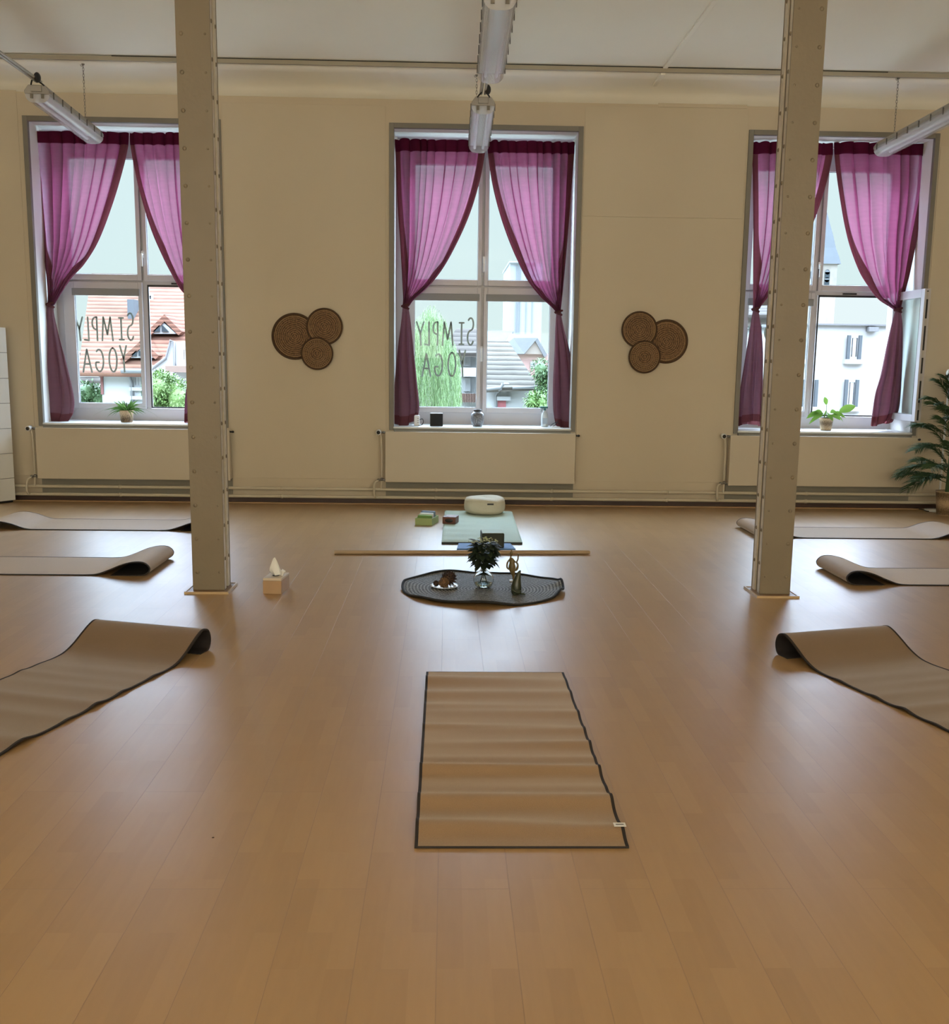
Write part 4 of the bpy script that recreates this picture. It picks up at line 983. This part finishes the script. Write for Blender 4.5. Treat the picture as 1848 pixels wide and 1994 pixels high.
MB().lathe([(.036, .146), (.036, .156), (.040, .160), (.038, .170), (0, .172)], n=28).build('jar_rim', mat('dark_jar_rim', (.04, .04, .04), .4), R)
R = empty('spray_bottle', (sill_x(1061), 10.66, SZ)); tag(R, 'white spray bottle with a teal trigger on the sill of the middle window', 'spray bottle')
MB().lathe([(0, 0), (.033, 0), (.036, .01), (.036, .11), (.030, .135), (.014, .155), (.013, .165), (0, .165)], n=24).build('bottle_body', mat('pale_bottle_plastic', (.62, .68, .70), .3), R)
M_teal = mat('teal_plastic', (.03, .16, .15), .4)
b = MB().box(-.012, .012, -.013, .013, .164, .185).box(-.045, .030, -.011, .011, .185, .205).box(-.052, -.045, -.006, .006, .190, .200); b.prism([(-.02, .187), (-.028, .187), (-.042, .150), (-.036, .150)], -.006, .006)
b.build('trigger_head', M_teal, R, bevel=.003)
MB().box(-.022, .022, -.0375, -.036, .03, .09).build('bottle_label', mat('blue_grey_label', (.35, .42, .5), .5), R)
R = empty('white_charger', (sill_x(812), 10.58, SZ)); tag(R, 'small white plastic device beside the black cube on the middle sill', 'charger')
MB().box(-.028, .028, -.03, .03, 0, .105).build('device_body', M_white, R, bevel=.01)
b = MB().tube(spline([(.028, 0, .06), (.055, -.01, .07), (.066, -.01, .04), (.05, -.01, .012), (.02, -.045, .006)], 5), .004, 6); b.build('cable', M_black, R)
b = MB()
for z in (.03, .05, .07): b.box(.004, .02, -.0315, -.0300, z, z+.006)
build_each(b, 'vent_slot', M_cas, R)
R = empty('small_papers', (sill_x(1080), 10.55, SZ)); tag(R, 'small pile of pale bits beside the spray bottle on the middle sill', 'papers')
MB().box(-.045, .045, -.03, .03, 0, .010).build('paper_stack', M_white, R, rot=(0, 0, .2), bevel=.002)
MB().tube(spline([(-.05, 0, .012), (-.02, .01, .04), (.02, .0, .05), (.05, .01, .03)], 5), .003, 6).tube(spline([(-.02, 0, .012), (.0, .01, .025), (.03, .0, .075)], 5), .0025, 6).build('loose_wire', M_black, R)

M_wpot = rings_mat('tan_woven_pot', (.12, .075, .035), (.55, .40, .24), 20, 160)
def spiky(loc, lab):
    R = empty('potted_spider_plant', loc); R.scale = (1.25, 1.25, 1.2); tag(R, lab, 'potted plant')
    b = MB().lathe([(0, 0), (.042, 0), (.046, .01), (.056, .095), (.058, .10), (.052, .10), (.050, .085), (0, .085)], n=28); b.build('pot', M_wpot, R)
    MB().lathe([(0, .088), (.050, .086)], n=20).build('soil', M_dark, R)
    b = MB(); rr = random.Random(5)
    for q in range(80):
        a = rr.uniform(0, 2*pi); el = rr.uniform(.3, 1.3)
        leaf(b, (.015*cos(a), .015*sin(a), .088), (cos(a)*cos(el), sin(a)*cos(el), sin(el)), rr.uniform(.12, .19), .010, rr.uniform(.2, .75), up=Vector((0, -.8, .6)), n=6)
    for sgn in (-1, 1):
        for q in range(2): leaf(b, (.0, 0, .10), (sgn*.9, -.1*q, .55-.2*q), .28, .007, .55, n=8)
    b.build('leaves', cloth_mat('fresh_green_leaf', (.05, .12, .03), (.11, .20, .05), 0, .45), R)
spiky((sill_x(247, 822, 10.6), 10.6, SZ), 'small spiky green plant in a woven pot on the left window sill')
R = empty('potted_leafy_plant', (sill_x(1608, 836, 10.6), 10.6, SZ)); tag(R, 'broad-leaved green plant in a woven pot on the right window sill', 'potted plant')
MB().lathe([(0, 0), (.050, 0), (.054, .01), (.070, .120), (.073, .125), (.066, .125), (.062, .11), (0, .11)], n=28).build('pot', M_wpot, R)
MB().lathe([(0, .112), (.062, .111)], n=20).build('soil', M_dark, R)
M_bl = cloth_mat('bright_green_leaf', (.12, .24, .05), (.16, .28, .05), 0, .45)
b = MB(); st = MB()
for (ax, ay, az), L_, w_, dr, hd in (((1, -.1, .45), .17, .085, .05, (.13, 0, .19)), ((-.3, 0, 1), .09, .05, .1, (-.01, .0, .26)), ((-1, 0, .15), .15, .06, .5, (-.06, 0, .17)), ((-1, -.4, .1), .17, .05, .6, (-.05, -.02, .15)), ((.6, -.5, .15), .10, .05, .6, (.04, -.02, .15)),
                                 ((1, .2, .1), .12, .05, .8, (.07, .0, .16)), ((-.7, .6, .3), .12, .05, .5, (-.03, .03, .16)), ((-1, -.1, .5), .13, .06, .6, (-.09, -.01, .16)), ((1, -.3, .3), .12, .06, .6, (.06, -.03, .17)), ((-.4, -.6, .5), .11, .055, .7, (-.02, -.03, .17)), ((.5, -.6, .6), .10, .05, .6, (.03, -.02, .18)), ((.2, -.9, .2), .10, .05, .7, (.0, -.03, .15)), ((-.9, -.2, .35), .10, .045, .3, (-.05, 0, .18)), ((.5, .7, .3), .12, .05, .6, (.02, .03, .16))):
    leaf(b, hd, (ax, ay, az), L_, w_, dr, up=Vector((0, -.85, .53)), n=8, fold=.12)
    st.tube(spline([(hd[0]*.15, hd[1]*.15, .11), (hd[0]*.5, hd[1]*.5, .11+(hd[2]-.11)*.7), hd], 4), .0022, 6)
b.build('leaves', M_bl, R); st.build('stalks', M_bl, R)

# ------------------------------------------------------------------ palm, bulb lamp, cable, white unit at the edges
pp = Vector((4.85, 9.93, 0)); R = empty('potted_palm', pp); tag(R, 'tall green palm in a woven basket at the right edge of the photo', 'potted plant')
MB().lathe([(0, 0), (.085, 0), (.092, .01), (.112, .22), (.118, .235), (.106, .235), (.10, .2), (0, .2)], n=32).build('basket', M_wpot, R)
MB().lathe([(0, .202), (.10, .2)], n=20).build('soil', M_dark, R)
M_palm = mat('palm_green', (.032, .07, .02), .75, .35, 20)
b = MB(); st = MB(); rr = random.Random(11)
FR = [(1.00, .55, .58, .30), (1.10, .75, .55, .38), (.97, .30, .50, .45), (1.22, .60, .50, .40), (1.04, 1.00, .60, .60), (.98, .75, .50, .72), (1.15, .95, .55, .85), (1.02, 1.20, .55, 1.0), (1.30, .8, .45, .9),
      (1.7, .7, .5, .35), (1.85, .9, .55, .6), (1.95, .6, .5, .4), (.03, .8, .5, .75), (1.5, .9, .45, .7), (1.6, 1.2, .5, 1.0), (1.06, .45, .42, .62), (1.9, 1.1, .5, .95), (1.0, 1.05, .45, .45), (1.14, .45, .45, .34), (.98, 1.0, .5, .9), (1.2, 1.1, .5, .7), (1.35, 1.0, .5, .5), (1.03, .15, .40, .36), (1.08, 1.3, .5, 1.05), (1.45, 1.2, .45, .8)]
for q, (a, el, L_, h) in enumerate(FR):
    a *= pi; base = Vector((.03*cos(a), .03*sin(a), .20)); top = Vector((.015*cos(a), .015*sin(a), h))
    d = Vector((cos(a)*cos(el), sin(a)*cos(el), sin(el))); pts = [base, top]
    for i_ in range(1, 9):
        t = i_/8; pts.append(top+d*(L_*t)-Vector((0, 0, 1))*(.42*L_*t*t))
    sp = spline(pts, 4); st.tube(sp, [.0045*(1-.7*i_/len(sp)) for i_ in range(len(sp))], 6)
    m_ = len(sp); side = d.cross(Vector((0, 0, 1))).normalized()
    for i_ in range(8, m_-1):
        t = (i_-8)/(m_-9); tg = (sp[i_+1]-sp[i_]).normalized(); ll = .03+.17*sin(pi*(.12+.80*t))
        for s_ in (-1, 1):
            for hf in (0, .5):
                c = sp[i_].lerp(sp[i_+1], hf); dd = (tg*.8+side*s_*.8+Vector((0, 0, rr.uniform(.2, .7)))).normalized()
                leaf(b, c, dd, ll*rr.uniform(.85, 1.15), .0065, .45, up=Vector((rr.uniform(-.5, .5), -.8, rr.uniform(.2, .8))), n=4)
b.build('fronds', M_palm, R); st.tube([(0, 0, .2), (.0, 0, .6), (.01, 0, 1.0)], [.018, .014, .01], 10).build('stems', M_palm, R)
lp = at(1841, 760, 10.2); R = empty('bulb_lamp', (lp.x+.03, 10.2, 0)); tag(R, 'lamp with pale glass bulbs standing behind the palm at the right edge', 'lamp')
MB().lathe([(0, 0), (.13, 0), (.13, .015), (.012, .02), (.010, .03), (.010, 1.16), (0, 1.16)], n=24).build('stand', M_white, R)
bulbp = [(.0, 1.2), (-.012, 1.29), (.03, 1.26)]
b = MB()
for x, z in bulbp: b.lathe([(0, -.005), (.012, -.005), (.017, .02), (.030, .055), (.032, .075), (.022, .10), (0, .108)], (x, -.02-.02*x, z), 16)
build_each(b, 'bulb', mat('pale_glass_bulb', (.80, .80, .76), .1), R)
b = MB()
for x, z in bulbp: b.tube([(x, -.02, z-.06), (x, -.02, z+.0)], .014, 10)
build_each(b, 'socket', M_white, R)
cb_ = [fl(1778, 990, .004), fl(1795, 992, .004), fl(1808, 996, .004), fl(1822, 992, .004), fl(1834, 997, .004), fl(1846, 992, .004)]
o = MB().tube(spline([(p.x, p.y, .006) for p in cb_], 5), .005, 6).build('floor_cable', M_black); tag(o, 'black cable lying on the floor left of the palm basket', 'cable')
# white unit at the left edge
R = empty('white_panel_unit', (-4.36, 10.10, 0), radians(55)); tag(R, 'tall white unit with horizontal grooves at the left edge of the photo', 'cabinet')
zt_ = at(10, 637, 10.15).z
M_unit = mat('white_unit_lacquer', (.72, .72, .68), .35, .03, 3)
hh = zt_-.02
MB().box(-.30, .18, -.06, .12, .0, .02).build('plinth', M_black, R)
MB().box(-.295, .195, -.065, .115, .02, zt_-.002).build('body', M_cas, R)
zz = [.02]+[at(20, 500+v/3.692, 10.15).z for v in (1595, 1417, 1237, 1055, 875, 690)]+[zt_]
for a_, b2 in zip(zz, zz[1:]): MB().box(-.302, .202, -.072, .122, a_+.0025, b2-.0025).build('drawer_block', M_unit, R, bevel=.002)
# ------------------------------------------------------------------ outside the windows
M_ground = mat('pale_bounce_ground', (.48, .48, .42), .9, .2, .3)  # unseen ground, made pale to bounce light up onto the ceiling
tag(MB().box(-90, 110, 13, 200, -8.2, -8.0).build('ground', M_ground), kind='structure')
M_rend = mat('pale_render', (.27, .27, .26), .85, .04, .5)
M_rend2 = mat('white_render', (.235, .235, .23), .85, .03, .5)
M_cream = mat('cream_gable_render', (.19, .155, .13), .85, .04, .5)
M_pink = mat('pink_render', (.27, .165, .14), .85, .05, .5)
M_red = tile_mat('red_clay_tiles', (.055, .027, .019), (.19, .10, .07), 2.6)
M_beige = tile_mat('pale_concrete_tiles', (.022, .019, .016), (.10, .09, .078), 2.6)
M_brownt = tile_mat('brown_roof_tiles', (.025, .02, .018), (.07, .06, .052), 2.4)
M_slate = mat('grey_slate', (.085, .09, .098), .9, .06, 2, spec=.05)
M_stone = mat('pale_rubble_stone', (.15, .13, .11), .9, .35, 3, .3, 6)
M_win = mat('dark_window_glass', (.02, .026, .03), .2, .1, 2)
M_gut = mat('grey_gutter', (.09, .09, .09), .5)
M_wood = mat('white_timber', (.24, .24, .235), .6)
def P2(px, py, Y): p = at(px, py, Y); return (p.x, p.z)
def poly_prism(name, pts, Y, depth, m_, parent):
    return MB().prism([P2(x, y, Y) for x, y in pts], Y, Y+depth).build(name, m_, parent, fixn=True)
def roof_plane(name, pts, m_, parent, th=.12):
    """pts: list of world 3d points (planar)"""
    P = [Vector(p) for p in pts]; n_ = (P[1]-P[0]).cross(P[2]-P[1]).normalized()
    if n_.y > 0: n_ = -n_
    k_ = len(P); b = MB().add([p for p in P]+[p-n_*th for p in P], [tuple(range(k_)), tuple(range(2*k_-1, k_-1, -1))]+[(i_, (i_+1) % k_, (i_+1) % k_+k_, i_+k_) for i_ in range(k_)])
    return b.build(name, m_, parent, fixn=True)
def A(px, py, Y): return at(px, py, Y)
def pane(parent, x0, y0, x1, y1, Y, mullion=True, sill=True):
    a, c = P2(x0, y0, Y), P2(x1, y1, Y); xa, xb, za, zb = a[0], c[0], c[1], a[1]
    f = MB(); ring(f, xa, xb, za, zb, .06, .06, .06, .06, Y-.06, Y+.02)
    if mullion: f.box((xa+xb)/2-.04, (xa+xb)/2+.04, Y-.05, Y+.02, za+.06, zb-.06)
    if sill: f.box(xa-.1, xb+.1, Y-.15, Y, za-.1, za)
    o = f.build('window', M_wood, parent); MB().box(xa+.05, xb-.05, Y-.03, Y-.01, za+.05, zb-.05).build('pane', M_win, o); return o

# --- left: big red-roofed house
R = empty('red_roofed_house'); tag(R, 'large house with a red tiled roof and gabled dormers outside the left window', 'house')
Yh = 31
# lower wall block
w0, w1 = P2(196, 700, Yh)[0], P2(520, 700, Yh)[0]
zeave = A(250, 716, Yh).z
MB().box(w0, w1, Yh, Yh+9, -8, zeave).build('wall', M_rend, R)
rid = A(300, 540, Yh+5)
roof_plane('roof', [(w0-.5, Yh-.5, zeave-.15), (w1+.4, Yh-.5, zeave-.15), (w1+.4, Yh+5, rid.z), (P2(178, 560, Yh+5)[0], Yh+5, rid.z)], M_red, R)
roof_plane('rear_roof', [(w0-.5, Yh+10, zeave-.15), (w1+.4, Yh+10, zeave-.15), (w1+.4, Yh+5, rid.z), (P2(178, 560, Yh+5)[0], Yh+5, rid.z)], M_red, R)
def dormer(cx, ytop, ybot, hw, Y, label=None):
    D = empty('dormer'); D.parent = R
    MB().prism([P2(cx-hw*.95, ybot, Y), P2(cx+hw*.95, ybot, Y), P2(cx, ytop+4, Y)], Y, Y+2.2).build('gable', M_rend2, D, fixn=True)
    for s_ in (-1, 1):
        a = A(cx+s_*hw*1.08, ybot+3, Y-.06); t_ = A(cx, ytop, Y-.06)
        bb = Vector((a.x, Y+3, a.z)); tt = Vector((t_.x, Y+3, t_.z))
        roof_plane('dormer_roof', [a, t_, tt, bb], M_red, D, .15)
    for s_ in (-1, 1):
        MB().prism([P2(cx+s_*2, ybot-4, Y-.05), P2(cx+s_*hw*.5, ybot-4, Y-.05), P2(cx+s_*2, ytop+13, Y-.05)], Y-.06, Y-.02).build('dormer_pane', M_win, D, fixn=True)
dormer(313, 619, 650, 32, 32.2); dormer(268, 669, 697, 32, 31.0)
MB().box(*[A(210, 600, 31.5).x, A(223, 600, 31.5).x], 33.4, 34.4, A(210, 622, 31.5).z, A(210, 575, 31.5).z).build('chimney', M_slate, R)
o = pane(R, 286, 572, 299, 586, 34.6, False, False)
pane(R, 260, 731, 276, 754, Yh, True); pane(R, 262, 757, 276, 771, Yh, True)
MB().box(A(196, 730, Yh).x, A(201, 730, Yh).x, Yh-.05, Yh, A(196, 768, Yh).z, A(196, 728, Yh).z).build('shutter', mat('red_brown_shutter', (.12, .04, .035), .6), R)
b = MB(); g0, g1 = A(237, 722, Yh-.5), A(285, 722, Yh-.5); b.tube([(g0.x, Yh-.55, g0.z), (g1.x+3.4, Yh-.55, g0.z)], .07, 8); d0 = A(248, 727, Yh-.3); b.tube([(d0.x, Yh-.3, d0.z+.1), (d0.x+.05, Yh-.1, d0.z-.3), (d0.x+.05, Yh-.1, -6)], .055, 8)
b.build('gutter', M_gut, R)
# white gable wing in front on the right
R = empty('white_gabled_wing'); tag(R, 'white house wing with a dark verge and downpipe behind the green bush', 'house')
Yw = 27.5
poly_prism('wall', [(290, 900), (290, 722), (322, 697), (333, 665), (440, 665), (440, 900)], Yw, 2.2, M_rend2, R)
b = MB(); a, c = A(289, 723, Yw-.05), A(323, 697, Yw-.05); b.tube([a, c], .04, 6); a = A(331, 663, Yw-.05); c2 = A(339, 665, Yw-.05); b.tube([c, A(331, 668, Yw-.05), a, c2, A(340, 730, Yw-.05)], .028, 6); b.build('downpipe', M_gut, R)
pane(R, 354, 676, 372, 705, Yw); 
b = MB().box(A(342, 720, Yw).x, A(400, 720, Yw).x, Yw-1.0, Yw, A(342, 724, Yw).z, A(342, 712, Yw).z); build_each(b, 'balcony', mat('brown_balcony', (.12, .08, .06), .6), R)
# far grey house at left
R = empty('distant_grey_house'); tag(R, 'small distant house with grey roof at the left of the left window view', 'house')
Yd = 46
MB().box(A(120, 740, Yd).x, A(192, 740, Yd).x, Yd, Yd+6, -8, A(150, 728, Yd).z).build('wall', M_rend, R)
roof_plane('roof', [A(115, 742, Yd-.5), A(197, 742, Yd-.5), A(186, 690, Yd+3), A(120, 690, Yd+3)], M_brownt, R)
poly_prism('dormer', [(158, 722), (172, 722), (172, 712), (165, 706), (158, 712)], Yd-.4, 2.5, M_rend2, R)
pane(R, 153, 664+20, 168, 700, Yd+.5, False, False)

# --- trees / bushes
def blob_tree(name, label, c, r, col, nleaf, size, seed, trunk=True, squash=1.0, grp='trees and bushes outside'):
    R = empty(name, c); tag(R, label, 'tree', grp); rr = random.Random(seed); b = MB()
    lobes = [(Vector((rr.uniform(-.5, .5)*r, rr.uniform(-.4, .4)*r, rr.uniform(-.45, .5)*r*squash)), rr.uniform(.42, .62)*r) for _ in range(9)]
    for q in range(nleaf):
        lc, lr = lobes[q % 9]; n_ = Vector((rr.gauss(0, 1), rr.gauss(0, 1), rr.gauss(0, 1))).normalized(); p = lc+n_*lr*rr.uniform(.7, 1.05)
        d = (n_+Vector((rr.uniform(-.7, .7), rr.uniform(-.7, .7), rr.uniform(-.7, .7)))).normalized(); leaf(b, p, d, size*rr.uniform(.7, 1.3), size*.55, .3, n=2)
    b.build('foliage', col, R)
    core = MB()
    for lc, lr in lobes: core.ball(lc, lr*.62, 8)
    core.build('inner_foliage', col, R)
    if trunk: MB().tube([(0, 0, -8-c[2]), (0, 0, -r*.3)], [.25, .15], 8).build('trunk', mat('grey_bark', (.08, .065, .05), .9), R)
M_fg = mat('fresh_bush_green', (.075, .14, .03), .6, .3, 3); M_tg = mat('tree_green', (.06, .11, .04), .6, .3, 2); M_wg = mat('willow_green', (.10, .165, .055), .6, .3, 3)
c = A(338, 775, 22); blob_tree('green_bush', 'bright green bush in the left window beside the steel column', c, .62, M_fg, 5200, .07, 1)
c = A(172, 775, 36); blob_tree('dark_green_tree', 'small dark green tree low in the left window behind the lettering', c, .75, M_tg, 1200, .14, 2)
c = A(1066, 752, 26); blob_tree('climbing_shrub', 'green shrub at the right edge of the middle window view', c, .42, M_tg, 3000, .08, 4, squash=2.4)
c = A(1047, 785, 24.5); blob_tree('low_shrub', 'low pale green shrub beside the white house in the middle window', c, .32, M_fg, 800, .08, 6)
# willow
Yv = 22; top = A(842, 598, Yv); R = empty('weeping_willow', (top.x, Yv, -8)); tag(R, 'weeping willow filling the lower left pane of the middle window', 'tree', 'trees and bushes outside')
b = MB(); rr = random.Random(21); st = MB()
wl_ = A(780, 700, Yv).x-top.x; wr_ = A(897, 700, Yv).x-top.x
for q in range(950):
    u = rr.uniform(-1, 1); x = (wr_ if u > 0 else -wl_)*abs(u)*(1 if u > 0 else -1)
    yy = rr.uniform(-1.0, 1.0)*.8
    h = top.z+8+rr.uniform(-.25, .12)-.9*abs(u)**1.6*(1.0 if u < 0 else 1.25)
    L_ = rr.uniform(1.0, 3.4); n_ = int(L_/.075); zz_ = h; xx = x
    for i_ in range(n_):
        zz_ -= .075; xx += rr.uniform(-.012, .012)
        a = rr.uniform(0, 2*pi); leaf(b, (xx, yy, zz_), (cos(a)*.45, sin(a)*.45, -1), .125, .032, 0, n=1)
b.build('hanging_foliage', M_wg, R)
MB().tube([(.2, .9, 0), (.15, .9, 5), (.1, .9, top.z+8-1.4)], [.35, .28, .12], 10).build('trunk', MATS['grey_bark'], R)

# --- middle: white house with balcony behind willow
R = empty('balcony_house'); tag(R, 'white house with brown roof and balconies left of the middle mullion', 'house')
Yb = 29
MB().box(A(870, 720, Yb).x, A(932, 720, Yb).x, Yb, Yb+6, -8, A(900, 684, Yb).z).build('wall', M_rend2, R)
roof_plane('roof', [A(862, 687, Yb-.6), A(935, 687, Yb-.6), A(935, 640, Yb+1.5), A(888, 640, Yb+1.5)], M_brownt, R)
pane(R, 903, 690, 916, 714, Yb, True, False); pane(R, 903, 736, 916, 762, Yb, True, False)
b = MB()
for ya, yb_ in ((716, 733), (768, 784)): b.box(A(895, ya, Yb-1.1).x, A(932, ya, Yb-1.1).x, Yb-1.2, Yb-.0, A(900, yb_, Yb-1.1).z, A(900, ya, Yb-1.1).z)
build_each(b, 'balcony', M_rend, R)
b = MB()
for q in range(14):
    x = A(895+q*3.2, 765, Yb-1.3).x; b.box(x, x+.06, Yb-1.28, Yb-1.2, A(900, 783, Yb-1.2).z, A(900, 766, Yb-1.2).z)
build_each(b, 'balcony_bar', mat('brown_timber', (.10, .055, .04), .7), R)
# pale tiled house on the right pane
R = empty('pale_tiled_house'); tag(R, 'white house with broad pale tiled roof in the middle window, right pane', 'house')
Yt = 27
ev0, ev1 = A(943, 756, Yt-.5), A(1049, 752, Yt-.5)
roof_plane('roof', [ev0, ev1, A(990, 664, Yt+1.8), A(943, 664, Yt+1.8)], M_beige, R)
MB().box(A(944, 760, Yt).x, A(1035, 760, Yt).x, Yt, Yt+5, -8, A(960, 756, Yt).z).build('wall', M_rend2, R)
poly_prism('wall_gable', [(976, 758), (976, 752), (982, 745), (990, 745), (1000, 757)], Yt-.35, .5, M_rend2, R)
pane(R, 975, 760, 986, 772, Yt-.03, True, True)
MB().box(A(969, 780, Yt).x, A(985, 780, Yt).x, Yt-.06, Yt, -4, A(970, 780, Yt).z).build('red_door', mat('red_door_paint', (.20, .045, .05), .5), R)
b = MB().tube([A(948, 758, Yt-.6), A(975, 755, Yt-.6), A(980, 747, Yt-.6)], .045, 6).tube([A(975, 757, Yt-.6), A(968, 764, Yt-.2), A(966, 770, Yt-.1), A(966, 800, Yt-.1)], .035, 6).tube([A(998, 755, Yt-.6), A(1048, 754, Yt-.6)], .045, 6); b.build('gutter', M_gut, R)
# grey roofed houses behind
R = empty('slate_roofed_house'); tag(R, 'house with a plain grey roof and small white gable behind the pale tiled roof', 'house')
Ys = 44
roof_plane('roof', [A(930, 668, Ys), A(985, 668, Ys), A(1000, 644, Ys+1.2), A(930, 644, Ys+1.2)], M_slate, R)
MB().box(A(925, 690, Ys).x, A(1000, 690, Ys).x, Ys+.4, Ys+5, -8, A(960, 668, Ys).z).build('wall', M_rend, R)
poly_prism('gable', [(981, 672), (996, 650), (1001, 650), (1010, 658), (1010, 680), (981, 680)], Ys-.3, 3, M_cream, R)
R = empty('pink_house'); tag(R, 'pink house with grey roof and cream gable at the right of the middle window', 'house')
Yp = 36
poly_prism('wall', [(1000, 900), (1000, 686), (1100, 690), (1100, 900)], Yp, 6, M_pink, R)
poly_prism('gable', [(1020, 689), (1047, 659), (1063, 690)], Yp-.2, 5, M_cream, R)
roof_plane('roof', [A(1000, 689, Yp-.4), A(1021, 689, Yp-.4), A(1047, 658, Yp-.3), A(1000, 658, Yp-.1), A(990, 666, Yp-.2)], M_slate, R)
roof_plane('far_roof', [A(1047, 658, Yp-.3), A(1066, 692, Yp-.3), (A(1066, 692, Yp-.3).x, Yp+5, A(1066, 692, Yp-.3).z), (A(1047, 658, Yp-.3).x, Yp+5, A(1047, 658, Yp-.3).z)], M_slate, R)
pane(R, 1033, 704, 1041, 717, Yp, True, False); pane(R, 1046, 704, 1054, 717, Yp, True, False)
# tall pale tower block in the haze
M_haze = mat('pale_tower_panels', (.15, .155, .16), .9, .02, .2)
R = empty('pale_tower_block'); tag(R, 'tall pale tower block standing far behind the grey roofs', 'building')
Yo = 120
MB().box(A(992, 600, Yo).x, A(1055, 600, Yo).x, Yo, Yo+14, -8, A(1000, 512, Yo).z).build('tower_body', M_haze, R)
MB().box(A(990, 600, Yo).x, A(1040, 600, Yo).x, Yo-.5, Yo+14.5, A(1000, 512, Yo).z, A(1000, 509, Yo).z).build('roof_slab', mat('grey_slab', (.15, .155, .16), .8), R)
b = MB()
for px in (1004, 1008, 1012, 1024, 1036): b.box(A(px, 600, Yo).x, A(px+.9, 600, Yo).x, Yo-.12, Yo, A(px, 650, Yo).z, A(px, 516, Yo).z)
build_each(b, 'facade_rib', mat('rib_grey', (.10, .105, .115), .8), R)

# --- right: white apartment building and stone tower
R = empty('white_apartment_building'); tag(R, 'white rendered building with shuttered windows filling the right window view', 'building')
Yr = 24
MB().box(A(1540, 700, Yr).x, A(1722, 700, Yr).x, Yr, Yr+8, -8, A(1650, 634, Yr).z).build('wall', M_rend2, R)
MB().box(A(1538, 700, Yr).x-.1, A(1722, 700, Yr).x+.1, Yr-.12, Yr+8.1, A(1650, 634, Yr).z, A(1650, 632, Yr).z+.01).build('parapet', mat('grey_parapet', (.08, .08, .08), .6), R)
M_shut = mat('slate_shutter', (.03, .038, .042), .6)
def shutwin(x0, y0, x1, y1):
    o = pane(R, x0+5, y0, x1-5, y1, Yr, True, True); f = MB()
    for a, c_ in ((x0, x0+6), (x1-6, x1)):
        f.box(A(a, y0, Yr).x, A(c_, y0, Yr).x, Yr-.12, Yr-.06, A(x0, y1, Yr).z, A(x0, y0, Yr).z)
    build_each(f, 'shutter', M_shut, o)
shutwin(1648, 653, 1676, 700); shutwin(1643, 739, 1670, 792); shutwin(1563, 739, 1591, 792); shutwin(1560, 655, 1578, 700)
b = MB()
pt_ = A(1700, 635, Yr-.1); b.box(pt_.x-.12, pt_.x+.1, Yr-.2, Yr, pt_.z-.12, pt_.z-.02); b.build('wall_lamp', M_gut, R)
R = empty('stone_church_tower'); tag(R, 'pale stone tower with a flared pointed roof behind the white building', 'tower')
Yc = 60
xa, xb = A(1574, 560, Yc).x, A(1628, 560, Yc).x; zt = A(1600, 512, Yc).z; mx = (xa+xb)/2; hw = (xb-xa)/2
MB().box(xa, xb, Yc, Yc+2*hw, -8, zt).build('tower_wall', M_stone, R)
b = MB(); pr = [(1.18, zt-.05), (1.05, zt+.35), (.85, zt+.85), (.68, zt+1.5), (.45, zt+2.2), (.2, zt+3.0), (.01, zt+3.9)]
b.lathe([(r_*hw*1.414, z) for r_, z in pr], (mx, Yc+hw, 0), 4, smooth=False)
b.v = [(mx+(x-mx)*cos(pi/4)-(y-Yc-hw)*sin(pi/4), Yc+hw+(x-mx)*sin(pi/4)+(y-Yc-hw)*cos(pi/4), z) for x, y, z in b.v]
b.build('spire_roof', M_slate, R)
b = MB()
for px, py in ((1611, 530), (1610, 545), (1583, 530)):
    p = A(px, py, Yc); b.lathe([(0, .02), (.14, .02), (.14, 0)], (p.x, Yc-.02, p.z), 14, axis='Y').box(p.x-.14, p.x+.14, Yc-.04, Yc, p.z-.35, p.z)
build_each(b, 'arched_opening', M_win, R)
R = empty('red_tiled_neighbour'); tag(R, 'house with a red tiled roof seen through the opened casement at the right', 'house')
Yn = 26
MB().box(A(1735, 740, Yn).x, A(1900, 740, Yn).x, Yn, Yn+6, -8, A(1760, 645, Yn).z).build('wall', M_rend, R)
roof_plane('roof', [A(1730, 648, Yn-.5), A(1910, 648, Yn-.5), A(1900, 590, Yn+3), A(1742, 590, Yn+3)], M_red, R)
pane(R, 1760, 670, 1775, 700, Yn)
R = empty('beige_house'); tag(R, 'beige house seen between the left curtain tail and the right column', 'house')
Ye = 34
MB().box(A(1440, 740, Ye).x, A(1536, 740, Ye).x, Ye, Ye+6, -8, A(1480, 612, Ye).z).build('wall', M_stone, R)
pane(R, 1482, 632, 1490, 650, Ye); pane(R, 1482, 680, 1490, 702, Ye)
roof_plane('roof', [A(1435, 613, Ye-.3), A(1540, 613, Ye-.3), A(1536, 590, Ye+3), A(1445, 590, Ye+3)], M_brownt, R)
